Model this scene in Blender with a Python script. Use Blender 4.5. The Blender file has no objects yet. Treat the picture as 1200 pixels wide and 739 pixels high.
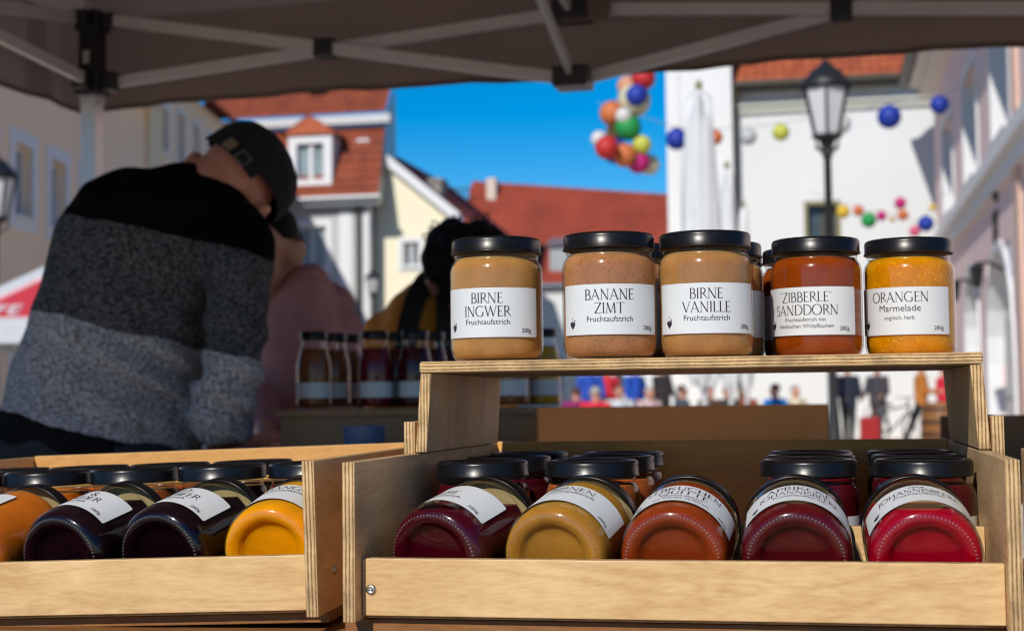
import bpy, bmesh, math, random
from mathutils import Vector, Matrix, Euler
random.seed(7)
R = math.radians
sc = bpy.context.scene
col = sc.collection

# ------------------------------------------------------------------ camera
FPX = 1800.0                      # focal length in photo pixels (1200 wide)
EYE = Vector((0, 0, 1.0))
YAW, PITCH, ROLL = R(11.50), R(3.211), R(0.7)
cf = Vector((-math.sin(YAW)*math.cos(PITCH), math.cos(YAW)*math.cos(PITCH), math.sin(PITCH)))
_r0 = Vector((math.cos(YAW), math.sin(YAW), 0)); _u0 = _r0.cross(cf)
cr = _r0*math.cos(ROLL) - _u0*math.sin(ROLL)
cu = _u0*math.cos(ROLL) + _r0*math.sin(ROLL)
cam_d = bpy.data.cameras.new('camera'); cam = bpy.data.objects.new('camera', cam_d); col.objects.link(cam)
cam.matrix_world = Matrix(((cr.x, cu.x, -cf.x, EYE.x), (cr.y, cu.y, -cf.y, EYE.y), (cr.z, cu.z, -cf.z, EYE.z), (0, 0, 0, 1)))
cam_d.sensor_width = 36; cam_d.lens = 36*FPX/1200
cam_d.clip_start = 0.05; cam_d.clip_end = 2000
cam_d.dof.use_dof = True; cam_d.dof.focus_distance = 1.15; cam_d.dof.aperture_fstop = 9.5
sc.camera = cam
# ------------------------------------------------------------------ sky, sun, exposure
SUN_AZ, SUN_EL = R(13), R(35)     # sun stands behind the camera, a little to its left
sun_from = Vector((-math.sin(SUN_AZ)*math.cos(SUN_EL), -math.cos(SUN_AZ)*math.cos(SUN_EL), math.sin(SUN_EL)))
w = bpy.data.worlds.new('World'); sc.world = w; w.use_nodes = True
wn = w.node_tree.nodes; wl = w.node_tree.links
sky = wn.new('ShaderNodeTexSky'); sky.sky_type = 'NISHITA'; sky.sun_disc = False
sky.sun_elevation = SUN_EL; sky.sun_rotation = math.atan2(sun_from.x, sun_from.y)
sky.altitude = 400; sky.air_density = 1.0; sky.dust_density = 0.0; sky.ozone_density = 5.0
wn['Background'].inputs['Strength'].default_value = 0.107
hs = wn.new('ShaderNodeHueSaturation'); hs.inputs['Saturation'].default_value = 1.5
wl.new(sky.outputs[0], hs.inputs['Color']); wl.new(hs.outputs[0], wn['Background'].inputs['Color'])
sd = bpy.data.lights.new('sun', 'SUN'); sd.energy = 4.3; sd.angle = R(0.55); sd.color = (1.0, 0.94, 0.85)
so = bpy.data.objects.new('sun', sd); col.objects.link(so)
so.rotation_euler = sun_from.to_track_quat('Z', 'Y').to_euler()
sc.view_settings.view_transform = 'Standard'; sc.view_settings.look = 'None'
sc.view_settings.exposure = 0.0; sc.view_settings.gamma = 1.0
sc.cycles.use_denoising = True; sc.cycles.filter_width = 1.15
sc.cycles.max_bounces = 10; sc.cycles.diffuse_bounces = 8; sc.cycles.transparent_max_bounces = 32; sc.cycles.glossy_bounces = 4
sc.cycles.caustics_reflective = False; sc.cycles.caustics_refractive = False
sc.cycles.sample_clamp_indirect = 6.0

# photo pixel -> direction -> point
def ray(u, v): return cf + cr*((u-600)/FPX) - cu*((v-369.5)/FPX)
def PY(u, v, Y): d = ray(u, v); return EYE + d*(Y/d.y)
def PZ(u, v, z): d = ray(u, v); return EYE + d*((z-1.0)/d.z)
def PX(u, v, X): d = ray(u, v); return EYE + d*(X/d.x)
def PD(u, v, D): return EYE + ray(u, v)*D

# ------------------------------------------------------------------ helpers
class MB:
    def __init__(s): s.v = []; s.f = []; s.m = []
    def quad(s, a, b, c, d, m=0):
        n = len(s.v); s.v += [tuple(a), tuple(b), tuple(c), tuple(d)]; s.f.append((n, n+1, n+2, n+3)); s.m.append(m)
    def poly(s, pts, m=0):
        n = len(s.v); s.v += [tuple(p) for p in pts]; s.f.append(tuple(range(n, n+len(pts)))); s.m.append(m)
    def box(s, x0, x1, y0, y1, z0, z1, m=0):
        n = len(s.v)
        s.v += [(x0,y0,z0),(x1,y0,z0),(x1,y1,z0),(x0,y1,z0),(x0,y0,z1),(x1,y0,z1),(x1,y1,z1),(x0,y1,z1)]
        for q in ((3,2,1,0),(4,5,6,7),(0,1,5,4),(1,2,6,5),(2,3,7,6),(3,0,4,7)):
            s.f.append(tuple(n+i for i in q)); s.m.append(m)
    def bar(s, a, b, w, h=None, up=Vector((0,0,1)), m=0):
        a = Vector(a); b = Vector(b); d = (b-a).normalized(); h = h or w
        x = d.cross(up)
        if x.length < 1e-4: x = d.cross(Vector((0,1,0)))
        x.normalize(); y = x.cross(d).normalized(); x *= w/2; y *= h/2
        n = len(s.v)
        for p in (a, b): s.v += [tuple(p-x-y), tuple(p+x-y), tuple(p+x+y), tuple(p-x+y)]
        for q in ((0,1,5,4),(1,2,6,5),(2,3,7,6),(3,0,4,7),(3,2,1,0),(4,5,6,7)):
            s.f.append(tuple(n+i for i in q)); s.m.append(m)
    def tube(s, pts, rad, seg=8, m=0, caps=True):
        pts = [Vector(p) for p in pts]; n0 = len(s.v); N = len(pts)
        rads = rad if isinstance(rad, (list, tuple)) else [rad]*N
        for i, p in enumerate(pts):
            d = (pts[min(i+1, N-1)]-pts[max(i-1, 0)]).normalized()
            x = d.cross(Vector((0,0,1)))
            if x.length < 1e-3: x = Vector((1,0,0))
            x.normalize(); y = x.cross(d).normalized()
            for k in range(seg):
                a = 2*math.pi*k/seg; s.v.append(tuple(p + x*math.cos(a)*rads[i] + y*math.sin(a)*rads[i]))
        for i in range(N-1):
            for k in range(seg):
                k2 = (k+1) % seg
                s.f.append((n0+i*seg+k, n0+i*seg+k2, n0+(i+1)*seg+k2, n0+(i+1)*seg+k)); s.m.append(m)
        if caps:
            s.f.append(tuple(n0+k for k in reversed(range(seg)))); s.m.append(m)
            s.f.append(tuple(n0+(N-1)*seg+k for k in range(seg))); s.m.append(m)
    def lathe(s, prof, seg=48, m=0, c=(0,0,0)):
        n0 = len(s.v); idx = []
        for (r, z) in prof:
            if r < 1e-6: idx.append([len(s.v)]*seg); s.v.append((c[0], c[1], c[2]+z))
            else:
                idx.append([len(s.v)+k for k in range(seg)])
                for k in range(seg):
                    a = 2*math.pi*k/seg; s.v.append((c[0]+r*math.cos(a), c[1]+r*math.sin(a), c[2]+z))
        for i in range(len(prof)-1):
            for k in range(seg):
                k2 = (k+1) % seg; q = [idx[i][k], idx[i][k2], idx[i+1][k2], idx[i+1][k]]
                q2 = []
                for t in q:
                    if t not in q2: q2.append(t)
                if len(q2) > 2: s.f.append(tuple(q2)); s.m.append(m)
    def mesh(s, name, mats, smooth=False):
        me = bpy.data.meshes.new(name); me.from_pydata(s.v, [], s.f); me.update()
        for mt in (mats if isinstance(mats, (list, tuple)) else [mats]): me.materials.append(mt)
        me.polygons.foreach_set('material_index', s.m)
        if smooth: me.polygons.foreach_set('use_smooth', [True]*len(s.f))
        return me
    def build(s, name, mats, parent=None, smooth=False, mw=None):
        return link(name, s.mesh(name, mats, smooth), parent, mw)

def link(name, me, parent=None, mw=None):
    o = bpy.data.objects.new(name, me); col.objects.link(o)
    if parent: o.parent = parent
    if mw is not None: o.matrix_world = mw
    return o
def thing(name, label, cat, loc=(0,0,0), mw=None, group=None):
    o = bpy.data.objects.new(name, None); col.objects.link(o); o.empty_display_size = 0.05
    o.matrix_world = mw if mw is not None else Matrix.Translation(loc)
    return tag(o, label, cat, group)
def tag(o, label=None, cat=None, group=None, kind=None):
    if label: o['label'] = label
    if cat: o['category'] = cat
    if group: o['group'] = group
    if kind: o['kind'] = kind
    return o
def bevel(me, w, seg=2, ang=30):
    bm = bmesh.new(); bm.from_mesh(me)
    bmesh.ops.remove_doubles(bm, verts=bm.verts, dist=1e-6)
    es = [e for e in bm.edges if len(e.link_faces) == 2 and e.calc_face_angle() > R(ang)]
    bmesh.ops.bevel(bm, geom=es, offset=w, segments=seg, affect='EDGES', profile=0.5, clamp_overlap=True)
    bm.to_mesh(me); bm.free(); return me

# ------------------------------------------------------------------ materials
def newmat(name):
    m = bpy.data.materials.new(name); m.use_nodes = True
    nt = m.node_tree; return m, nt, nt.nodes['Principled BSDF']
def rgba(c): return (c[0], c[1], c[2], 1)
def mat(name, c, rough=0.6, metal=0.0, var=0.12, scale=8.0, bump=0.0, bscale=None, coat=0, spec=0.5, sss=0, stretch=(1,1,1), trans=0):
    m, nt, b = newmat(name); n = nt.nodes; l = nt.links
    tc = n.new('ShaderNodeTexCoord'); mp = n.new('ShaderNodeMapping'); mp.inputs['Scale'].default_value = stretch
    l.new(tc.outputs['Object'], mp.inputs[0])
    nz = n.new('ShaderNodeTexNoise'); nz.inputs['Scale'].default_value = scale; nz.inputs['Detail'].default_value = 6
    l.new(mp.outputs[0], nz.inputs[0])
    mx = n.new('ShaderNodeMix'); mx.data_type = 'RGBA'
    mx.inputs[6].default_value = rgba([x*(1-var) for x in c]); mx.inputs[7].default_value = rgba([min(1, x*(1+var)) for x in c])
    l.new(nz.outputs[0], mx.inputs[0]); l.new(mx.outputs[2], b.inputs['Base Color'])
    b.inputs['Roughness'].default_value = rough; b.inputs['Metallic'].default_value = metal
    b.inputs['Specular IOR Level'].default_value = spec; b.inputs['Coat Weight'].default_value = coat
    b.inputs['Coat Roughness'].default_value = 0.04
    if sss:
        b.inputs['Subsurface Weight'].default_value = sss; b.inputs['Subsurface Radius'].default_value = (1, .5, .25); b.inputs['Subsurface Scale'].default_value = 0.014
    if bump:
        nb = n.new('ShaderNodeTexNoise'); nb.inputs['Scale'].default_value = bscale or scale*4; nb.inputs['Detail'].default_value = 5
        l.new(mp.outputs[0], nb.inputs[0]); bp = n.new('ShaderNodeBump'); bp.inputs['Strength'].default_value = bump; bp.inputs['Distance'].default_value = 0.01
        l.new(nb.outputs[0], bp.inputs['Height']); l.new(bp.outputs[0], b.inputs['Normal'])
    if trans:
        out = n['Material Output']; t = n.new('ShaderNodeBsdfTranslucent'); t.inputs[0].default_value = rgba(c)
        ms = n.new('ShaderNodeMixShader'); ms.inputs[0].default_value = trans
        l.new(b.outputs[0], ms.inputs[1]); l.new(t.outputs[0], ms.inputs[2]); l.new(ms.outputs[0], out.inputs[0])
    return m

def wood(name, light, dark, grain='x', scale=1.0, rough=0.5, fig=.13, stain=0.0):
    m, nt, b = newmat(name); n = nt.nodes; l = nt.links
    tc = n.new('ShaderNodeTexCoord'); oi = n.new('ShaderNodeObjectInfo')
    ad = n.new('ShaderNodeVectorMath'); ad.operation = 'ADD'
    mu = n.new('ShaderNodeVectorMath'); mu.operation = 'SCALE'; mu.inputs[3].default_value = 3.7
    cx = n.new('ShaderNodeCombineXYZ')
    for i in range(3): l.new(oi.outputs['Random'], cx.inputs[i])
    l.new(cx.outputs[0], mu.inputs[0]); l.new(tc.outputs['Object'], ad.inputs[0]); l.new(mu.outputs[0], ad.inputs[1])
    mp = n.new('ShaderNodeMapping'); s = {'x': (1, 5, 5), 'y': (5, 1, 5), 'z': (5, 5, 1)}[grain]
    mp.inputs['Scale'].default_value = [k*scale for k in s]; l.new(ad.outputs[0], mp.inputs[0])
    # broad rotary-cut figure
    n1 = n.new('ShaderNodeTexNoise'); n1.inputs['Scale'].default_value = 5; n1.inputs['Detail'].default_value = 3; n1.inputs['Distortion'].default_value = 1.2
    l.new(mp.outputs[0], n1.inputs[0])
    wv = n.new('ShaderNodeMath'); wv.operation = 'MULTIPLY'; wv.inputs[1].default_value = 42; l.new(n1.outputs[0], wv.inputs[0])
    sn = n.new('ShaderNodeMath'); sn.operation = 'SINE'; l.new(wv.outputs[0], sn.inputs[0])
    # fine pores
    mp2 = n.new('ShaderNodeMapping'); s2 = {'x': (13, 60, 60), 'y': (60, 13, 60), 'z': (60, 60, 13)}[grain]
    mp2.inputs['Scale'].default_value = [k*scale for k in s2]; l.new(ad.outputs[0], mp2.inputs[0])
    n2 = n.new('ShaderNodeTexNoise'); n2.inputs['Scale'].default_value = 9; n2.inputs['Detail'].default_value = 4; l.new(mp2.outputs[0], n2.inputs[0])
    n3 = n.new('ShaderNodeTexNoise'); n3.inputs['Scale'].default_value = 21; n3.inputs['Detail'].default_value = 5; l.new(ad.outputs[0], n3.inputs[0])
    a1 = n.new('ShaderNodeMath'); a1.operation = 'MULTIPLY_ADD'; a1.inputs[1].default_value = fig; a1.inputs[2].default_value = -0.32; l.new(sn.outputs[0], a1.inputs[0])
    a2 = n.new('ShaderNodeMath'); a2.operation = 'MULTIPLY_ADD'; a2.inputs[1].default_value = 0.75; l.new(n2.outputs[0], a2.inputs[0]); l.new(a1.outputs[0], a2.inputs[2])
    a3 = n.new('ShaderNodeMath'); a3.operation = 'MULTIPLY_ADD'; a3.inputs[1].default_value = 0.85; l.new(n3.outputs[0], a3.inputs[0]); l.new(a2.outputs[0], a3.inputs[2])
    mx = n.new('ShaderNodeMix'); mx.data_type = 'RGBA'; mx.inputs[6].default_value = rgba(light); mx.inputs[7].default_value = rgba(dark)
    l.new(a3.outputs[0], mx.inputs[0])
    last = mx.outputs[2]
    if stain:
        n4 = n.new('ShaderNodeTexNoise'); n4.inputs['Scale'].default_value = 22; n4.inputs['Detail'].default_value = 6
        mp4 = n.new('ShaderNodeMapping'); mp4.inputs['Scale'].default_value = {'x': (.35, 1.6, 1.6), 'y': (1.6, .35, 1.6), 'z': (1.6, 1.6, .35)}[grain]
        l.new(ad.outputs[0], mp4.inputs[0]); l.new(mp4.outputs[0], n4.inputs[0])
        cr_ = n.new('ShaderNodeValToRGB'); cr_.color_ramp.elements[0].position = 0.48; cr_.color_ramp.elements[1].position = 0.72
        l.new(n4.outputs[0], cr_.inputs[0])
        f = n.new('ShaderNodeMath'); f.operation = 'MULTIPLY'; f.inputs[1].default_value = stain; l.new(cr_.outputs[0], f.inputs[0])
        m2 = n.new('ShaderNodeMix'); m2.data_type = 'RGBA'; l.new(f.outputs[0], m2.inputs[0]); l.new(last, m2.inputs[6])
        m2.inputs[7].default_value = (0.15, 0.075, 0.035, 1); last = m2.outputs[2]
    l.new(last, b.inputs['Base Color']); b.inputs['Roughness'].default_value = rough; b.inputs['Specular IOR Level'].default_value = 0.3
    bp = n.new('ShaderNodeBump'); bp.inputs['Strength'].default_value = 0.25; bp.inputs['Distance'].default_value = 0.0008
    l.new(n2.outputs[0], bp.inputs['Height']); l.new(bp.outputs[0], b.inputs['Normal'])
    return m

def ply_edge(name, axis, thick=0.009):
    m, nt, b = newmat(name); n = nt.nodes; l = nt.links
    tc = n.new('ShaderNodeTexCoord'); sp = n.new('ShaderNodeSeparateXYZ'); l.new(tc.outputs['Object'], sp.inputs[0])
    nz = n.new('ShaderNodeTexNoise'); nz.inputs['Scale'].default_value = 30; nz.inputs['Detail'].default_value = 3; l.new(tc.outputs['Object'], nz.inputs[0])
    ma = n.new('ShaderNodeMath'); ma.operation = 'MULTIPLY_ADD'; ma.inputs[1].default_value = 0.0014; l.new(nz.outputs[0], ma.inputs[0]); l.new(sp.outputs['XYZ'.index(axis.upper())], ma.inputs[2])
    mu = n.new('ShaderNodeMath'); mu.operation = 'MULTIPLY'; mu.inputs[1].default_value = 2*math.pi/(thick/3.5); l.new(ma.outputs[0], mu.inputs[0])
    co = n.new('ShaderNodeMath'); co.operation = 'COSINE'; l.new(mu.outputs[0], co.inputs[0])
    n2 = n.new('ShaderNodeTexNoise'); n2.inputs['Scale'].default_value = 260; n2.inputs['Detail'].default_value = 4; l.new(tc.outputs['Object'], n2.inputs[0])
    ad = n.new('ShaderNodeMath'); ad.operation = 'MULTIPLY_ADD'; ad.inputs[1].default_value = 1.3; l.new(n2.outputs[0], ad.inputs[0]); l.new(co.outputs[0], ad.inputs[2])
    cr_ = n.new('ShaderNodeValToRGB'); e = cr_.color_ramp.elements
    e[0].position = 0.05; e[0].color = (0.17, 0.085, 0.035, 1); e[1].position = 0.62; e[1].color = (0.62, 0.43, 0.22, 1)
    x = e.new(0.30); x.color = (0.40, 0.24, 0.10, 1)
    mr = n.new('ShaderNodeMapRange'); mr.inputs[1].default_value = -0.6; mr.inputs[2].default_value = 1.9; l.new(ad.outputs[0], mr.inputs[0]); l.new(mr.outputs[0], cr_.inputs[0])
    # dirt
    n3 = n.new('ShaderNodeTexNoise'); n3.inputs['Scale'].default_value = 45; n3.inputs['Detail'].default_value = 6; l.new(tc.outputs['Object'], n3.inputs[0])
    r3 = n.new('ShaderNodeValToRGB'); r3.color_ramp.elements[0].position = 0.45; r3.color_ramp.elements[1].position = 0.72; l.new(n3.outputs[0], r3.inputs[0])
    f = n.new('ShaderNodeMath'); f.operation = 'MULTIPLY'; f.inputs[1].default_value = 0.6; l.new(r3.outputs[0], f.inputs[0])
    mx = n.new('ShaderNodeMix'); mx.data_type = 'RGBA'; l.new(f.outputs[0], mx.inputs[0]); l.new(cr_.outputs[0], mx.inputs[6]); mx.inputs[7].default_value = (0.08, 0.05, 0.03, 1)
    l.new(mx.outputs[2], b.inputs['Base Color']); b.inputs['Roughness'].default_value = 0.75; b.inputs['Specular IOR Level'].default_value = 0.2
    bp = n.new('ShaderNodeBump'); bp.inputs['Strength'].default_value = 0.5; bp.inputs['Distance'].default_value = 0.0006
    l.new(mr.outputs[0], bp.inputs['Height']); l.new(bp.outputs[0], b.inputs['Normal'])
    return m

EDGE = {a: ply_edge('plywood edge '+a, a) for a in 'xyz'}
BIRCH = {a: wood('birch face '+a, (0.72, 0.505, 0.255), (0.45, 0.26, 0.10), a, scale=.8) for a in 'xyz'}
WORN = {a: wood('worn birch face '+a, (0.78, 0.52, 0.27), (0.54, 0.32, 0.14), a, stain=0.35, rough=0.6) for a in 'xyz'}
PINE = {a: wood('honey pine '+a, (0.30, 0.135, 0.042), (0.16, 0.060, 0.018), a, scale=0.8, stain=0.25) for a in 'xyz'}
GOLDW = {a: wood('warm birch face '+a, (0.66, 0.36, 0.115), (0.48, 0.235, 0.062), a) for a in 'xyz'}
LIFTB = {a: wood('shade lifted birch face '+a, (0.80, 0.43, 0.14), (0.62, 0.30, 0.08), a) for a in 'xyz'}  # warm birch lightened, its colour making up for scarce light under the shelf
STEEL = mat('screw steel', (0.5, 0.48, 0.45), 0.35, 1.0)

def board(name, parent, X, Y, Z, thin, face, grain, bev=0.0008):
    """plywood board: broad faces in wood, edges showing the plies; local origin at its centre"""
    b = MB(); hx, hy, hz = (X[1]-X[0])/2, (Y[1]-Y[0])/2, (Z[1]-Z[0])/2
    b.box(-hx, hx, -hy, hy, -hz, hz); me = b.mesh(name, [face[grain], EDGE[thin]]); bevel(me, bev)
    ax = 'xyz'.index(thin)
    for p in me.polygons: p.material_index = 0 if abs(p.normal[ax]) > 0.7 else 1
    o = link(name, me, parent); o.location = ((X[0]+X[1])/2, (Y[0]+Y[1])/2, (Z[0]+Z[1])/2)
    return o
def screw(parent, loc, axis):
    b = MB(); b.lathe([(0, .0012), (.0012, .0009), (.0016, .0016), (.003, .0014), (.0038, .0002), (.0038, -.001), (0, -.001)], 16)
    b.box(-.0022, .0022, -.0004, .0004, .0012, .0018)
    o = b.build('screw', STEEL, parent, True); o.location = loc
    o.rotation_euler = Vector(axis).to_track_quat('Z', 'Y').to_euler(); return o

# ------------------------------------------------------------------ ground
b = MB(); b.quad((-400, -200, 0), (400, -200, 0), (400, 700, 0), (-400, 700, 0))
def paving():
    m, nt, bs = newmat('granite paving'); n = nt.nodes; l = nt.links
    tc = n.new('ShaderNodeTexCoord'); br = n.new('ShaderNodeTexBrick'); br.inputs['Scale'].default_value = 2.2
    br.inputs['Color1'].default_value = (.66, .57, .46, 1); br.inputs['Color2'].default_value = (.55, .47, .375, 1); br.inputs['Mortar'].default_value = (.24, .21, .17, 1)
    br.inputs['Mortar Size'].default_value = 0.012; l.new(tc.outputs['Object'], br.inputs[0])
    nz = n.new('ShaderNodeTexNoise'); nz.inputs['Scale'].default_value = 0.6; nz.inputs['Detail'].default_value = 8; l.new(tc.outputs['Object'], nz.inputs[0])
    mx = n.new('ShaderNodeMix'); mx.data_type = 'RGBA'; mx.blend_type = 'OVERLAY'; mx.inputs[0].default_value = .5
    l.new(br.outputs[0], mx.inputs[6]); l.new(nz.outputs[0], mx.inputs[7]); l.new(mx.outputs[2], bs.inputs['Base Color'])
    bs.inputs['Roughness'].default_value = 0.8
    bp = n.new('ShaderNodeBump'); bp.inputs['Strength'].default_value = .4; bp.inputs['Distance'].default_value = .01; l.new(br.outputs[1], bp.inputs['Height']); bp.invert = True
    l.new(bp.outputs[0], bs.inputs['Normal']); return m
tag(b.build('ground', paving()), kind='structure')

# ================================================================== BUILDINGS
WHITE_P = mat('white lime render', (.63, .65, .655), .85, var=.11, scale=.35, bump=.15, bscale=25)
TOWER_P = mat('white weathered render', (.70, .71, .71), .85, var=.18, scale=.4, bump=.2, bscale=20)
PINK_P = mat('dusty pink render', (.80, .61, .59), .85, var=.07, scale=.7, bump=.15, bscale=25)
BEIGE_P = mat('beige render', (.86, .66, .47), .85, var=.07, scale=.6, bump=.2, bscale=20)
CREAM_P = mat('cream render', (.72, .62, .42), .85, var=.06, scale=.6)
GREY_P = mat('light grey render', (.46, .47, .47), .85, var=.05, scale=.6)
YELLOW_P = mat('pale yellow render', (.80, .75, .56), .85, var=.05, scale=.6)
TRIM = mat('white painted trim', (.68, .69, .71), .6, var=.04)
DARKTRIM = mat('dark bronze trim', (.045, .038, .025), .5, var=.2)
OLIVE = mat('olive stone surround', (.22, .21, .10), .7)
ZINC = mat('zinc sheet', (.34, .36, .38), .4, .6, var=.1)
def pane_mat(name, c):
    m, nt, b = newmat(name); n = nt.nodes; l = nt.links
    tc = n.new('ShaderNodeTexCoord'); nz = n.new('ShaderNodeTexNoise'); nz.inputs['Scale'].default_value = .9; l.new(tc.outputs['Object'], nz.inputs[0])
    mx = n.new('ShaderNodeMix'); mx.data_type = 'RGBA'; mx.inputs[6].default_value = rgba([x*.5 for x in c]); mx.inputs[7].default_value = rgba([x*1.5 for x in c])
    l.new(nz.outputs[0], mx.inputs[0]); l.new(mx.outputs[2], b.inputs['Base Color']); b.inputs['Roughness'].default_value = .06
    bp = n.new('ShaderNodeBump'); bp.inputs['Strength'].default_value = .05; l.new(nz.outputs[0], bp.inputs['Height']); l.new(bp.outputs[0], b.inputs['Normal'])
    return m
PANE = pane_mat('window glass', (.05, .07, .085))
PANE_L = pane_mat('curtained window glass', (.26, .33, .36))
def tile_mat(name, c1, c2, sx, sy):
    m, nt, b = newmat(name); n = nt.nodes; l = nt.links
    uv = n.new('ShaderNodeUVMap'); br = n.new('ShaderNodeTexBrick'); br.offset = 0.0
    br.inputs['Color1'].default_value = rgba(c1); br.inputs['Color2'].default_value = rgba(c2); br.inputs['Mortar'].default_value = rgba([x*.35 for x in c2])
    br.inputs['Mortar Size'].default_value = .012; br.inputs['Mortar Smooth'].default_value = .4; br.inputs['Scale'].default_value = 1
    br.inputs['Brick Width'].default_value = sx; br.inputs['Row Height'].default_value = sy; br.inputs['Bias'].default_value = -.1
    l.new(uv.outputs[0], br.inputs[0])
    nz = n.new('ShaderNodeTexNoise'); nz.inputs['Scale'].default_value = .7; nz.inputs['Detail'].default_value = 7; l.new(uv.outputs[0], nz.inputs[0])
    mr = n.new('ShaderNodeMapRange'); mr.inputs[3].default_value = .55; mr.inputs[4].default_value = 1.45; l.new(nz.outputs[0], mr.inputs[0])
    mx = n.new('ShaderNodeMix'); mx.data_type = 'RGBA'; mx.blend_type = 'MULTIPLY'; mx.inputs[0].default_value = 1
    l.new(br.outputs[0], mx.inputs[6]); l.new(mr.outputs[0], mx.inputs[7]); l.new(mx.outputs[2], b.inputs['Base Color'])
    b.inputs['Roughness'].default_value = .8
    wv = n.new('ShaderNodeTexWave'); wv.inputs['Scale'].default_value = 1/sx/ (2*math.pi) * 2*math.pi*.318; l.new(uv.outputs[0], wv.inputs[0])
    bp = n.new('ShaderNodeBump'); bp.inputs['Strength'].default_value = .6; bp.inputs['Distance'].default_value = .04; l.new(br.outputs[1], bp.inputs['Height']); bp.invert = True
    l.new(bp.outputs[0], b.inputs['Normal']); return m
TILE = tile_mat('red clay tiles', (.28, .060, .022), (.20, .038, .015), .24, .36)
TILE_O = tile_mat('orange clay tiles', (.46, .115, .042), (.34, .070, .028), .24, .36)
TILE_D = tile_mat('brick red clay tiles', (.34, .055, .026), (.29, .046, .021), .24, .36)

def roof_plane(name, parent, a, b_, c, d, m, rows=None, smooth=False):
    """stepped courses from eave a-b_ up to ridge d-c; uv in metres"""
    a, b_, c, d = Vector(a), Vector(b_), Vector(c), Vector(d)
    L = ((d-a).length+(c-b_).length)/2; N = rows or max(2, int(L/.36)); nrm = (b_-a).cross(d-a).normalized()
    B = MB(); uvs = []
    for i in range(N):
        t0, t1 = i/N, (i+1)/N
        p0, p1 = a.lerp(d, t0)+nrm*.035, b_.lerp(c, t0)+nrm*.035; q0, q1 = a.lerp(d, t1), b_.lerp(c, t1)
        B.quad(p0, p1, q1, q0); wd = (p1-p0).length
        uvs += [(0, t0*L), (wd, t0*L), (wd, t1*L), (0, t1*L)]
        f0, f1 = a.lerp(d, t0), b_.lerp(c, t0)
        B.quad(f0, f1, p1, p0); uvs += [(0, t0*L), (wd, t0*L), (wd, t0*L+.02), (0, t0*L+.02)]
    me = B.mesh(name, m); ul = me.uv_layers.new(name='UVMap')
    for i, x in enumerate(uvs): ul.data[i].uv = x
    return link(name, me, parent)

def wall_mesh(L, H, opens, reveal=.22, gable=None):
    """wall in the local xz plane facing -y, with real openings (x0,x1,z0,z1) and reveals"""
    b = MB(); xs = sorted({0, L} | {o[0] for o in opens} | {o[1] for o in opens}); zs = sorted({0, H} | {o[2] for o in opens} | {o[3] for o in opens})
    for i in range(len(xs)-1):
        for j in range(len(zs)-1):
            cx, cz = (xs[i]+xs[i+1])/2, (zs[j]+zs[j+1])/2
            if any(o[0] < cx < o[1] and o[2] < cz < o[3] for o in opens): continue
            b.quad((xs[i], 0, zs[j]), (xs[i+1], 0, zs[j]), (xs[i+1], 0, zs[j+1]), (xs[i], 0, zs[j+1]))
    for (x0, x1, z0, z1) in opens:
        r = reveal
        b.quad((x0,0,z0),(x0,0,z1),(x0,r,z1),(x0,r,z0)); b.quad((x1,0,z1),(x1,0,z0),(x1,r,z0),(x1,r,z1))
        b.quad((x0,0,z1),(x1,0,z1),(x1,r,z1),(x0,r,z1)); b.quad((x1,0,z0),(x0,0,z0),(x0,r,z0),(x1,r,z0))
    if gable: b.poly([(0,0,H), (L,0,H), (gable[0],0,gable[1])])
    return b
def window(parent, x0, x1, z0, z1, reveal=.22, surround=.0, pane=None, frame=None, sm=None, transom=True, proud=.03, sill=True, revealm=None):
    frame = frame or TRIM; y = reveal; fw = .07
    b = MB(); b.box(x0, x0+fw, y-.03, y+.04, z0, z1); b.box(x1-fw, x1, y-.03, y+.04, z0, z1); b.box(x0+fw, x1-fw, y-.03, y+.04, z0, z0+fw); b.box(x0+fw, x1-fw, y-.03, y+.04, z1-fw, z1)
    xm = (x0+x1)/2; b.box(xm-.05, xm+.05, y-.035, y+.035, z0+fw, z1-fw)
    if transom:
        zt = z0+(z1-z0)*.62; b.box(x0+fw, xm-.05, y-.02, y+.03, zt-.025, zt+.025); b.box(xm+.05, x1-fw, y-.02, y+.03, zt-.025, zt+.025)
    o = b.build('window', frame, parent)
    p = MB(); p.box(x0+.02, x1-.02, y+.012, y+.03, z0+.02, z1-.02); p.build('pane', pane or PANE, o)
    if surround:
        s = surround; q = MB(); q.box(x0-s, x0, -proud, .02, z0-s, z1+s); q.box(x1, x1+s, -proud, .02, z0-s, z1+s); q.box(x0, x1, -proud, .02, z1, z1+s); q.box(x0, x1, -proud, .02, z0-s, z0)
        q.build('surround', sm or TRIM, o)
    if sill:
        q = MB(); q.box(x0-.06, x1+.06, -.08-proud, reveal-.03, z0-.05, z0+.004); q.build('sill', ZINC if not surround else (sm or TRIM), o)
    return o
def frame_mw(O, d, n):
    d = Vector(d).normalized(); n = Vector(n).normalized()
    return Matrix(((d.x, n.x, 0, O[0]), (d.y, n.y, 0, O[1]), (d.z, n.z, 1, O[2]), (0, 0, 0, 1)))
def shell(parent, L, W, H, m, gable=None):
    """side, rear and flat top of a building body"""
    for nm, q in (('side_wall', [(0,W,0),(0,0,0),(0,0,H),(0,W,H)]), ('side_wall', [(L,0,0),(L,W,0),(L,W,H),(L,0,H)]), ('rear_wall', [(L,W,0),(0,W,0),(0,W,H),(L,W,H)])):
        b = MB(); b.poly(q); b.build(nm, m, parent)
def local(u, v, mw):
    """photo pixel -> local (x, z) on the facade plane of frame mw"""
    inv = mw.inverted(); o = inv @ EYE; d = inv.to_3x3() @ ray(u, v); t = -o.y/d.y; p = o + d*t
    return p.x, p.z

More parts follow.
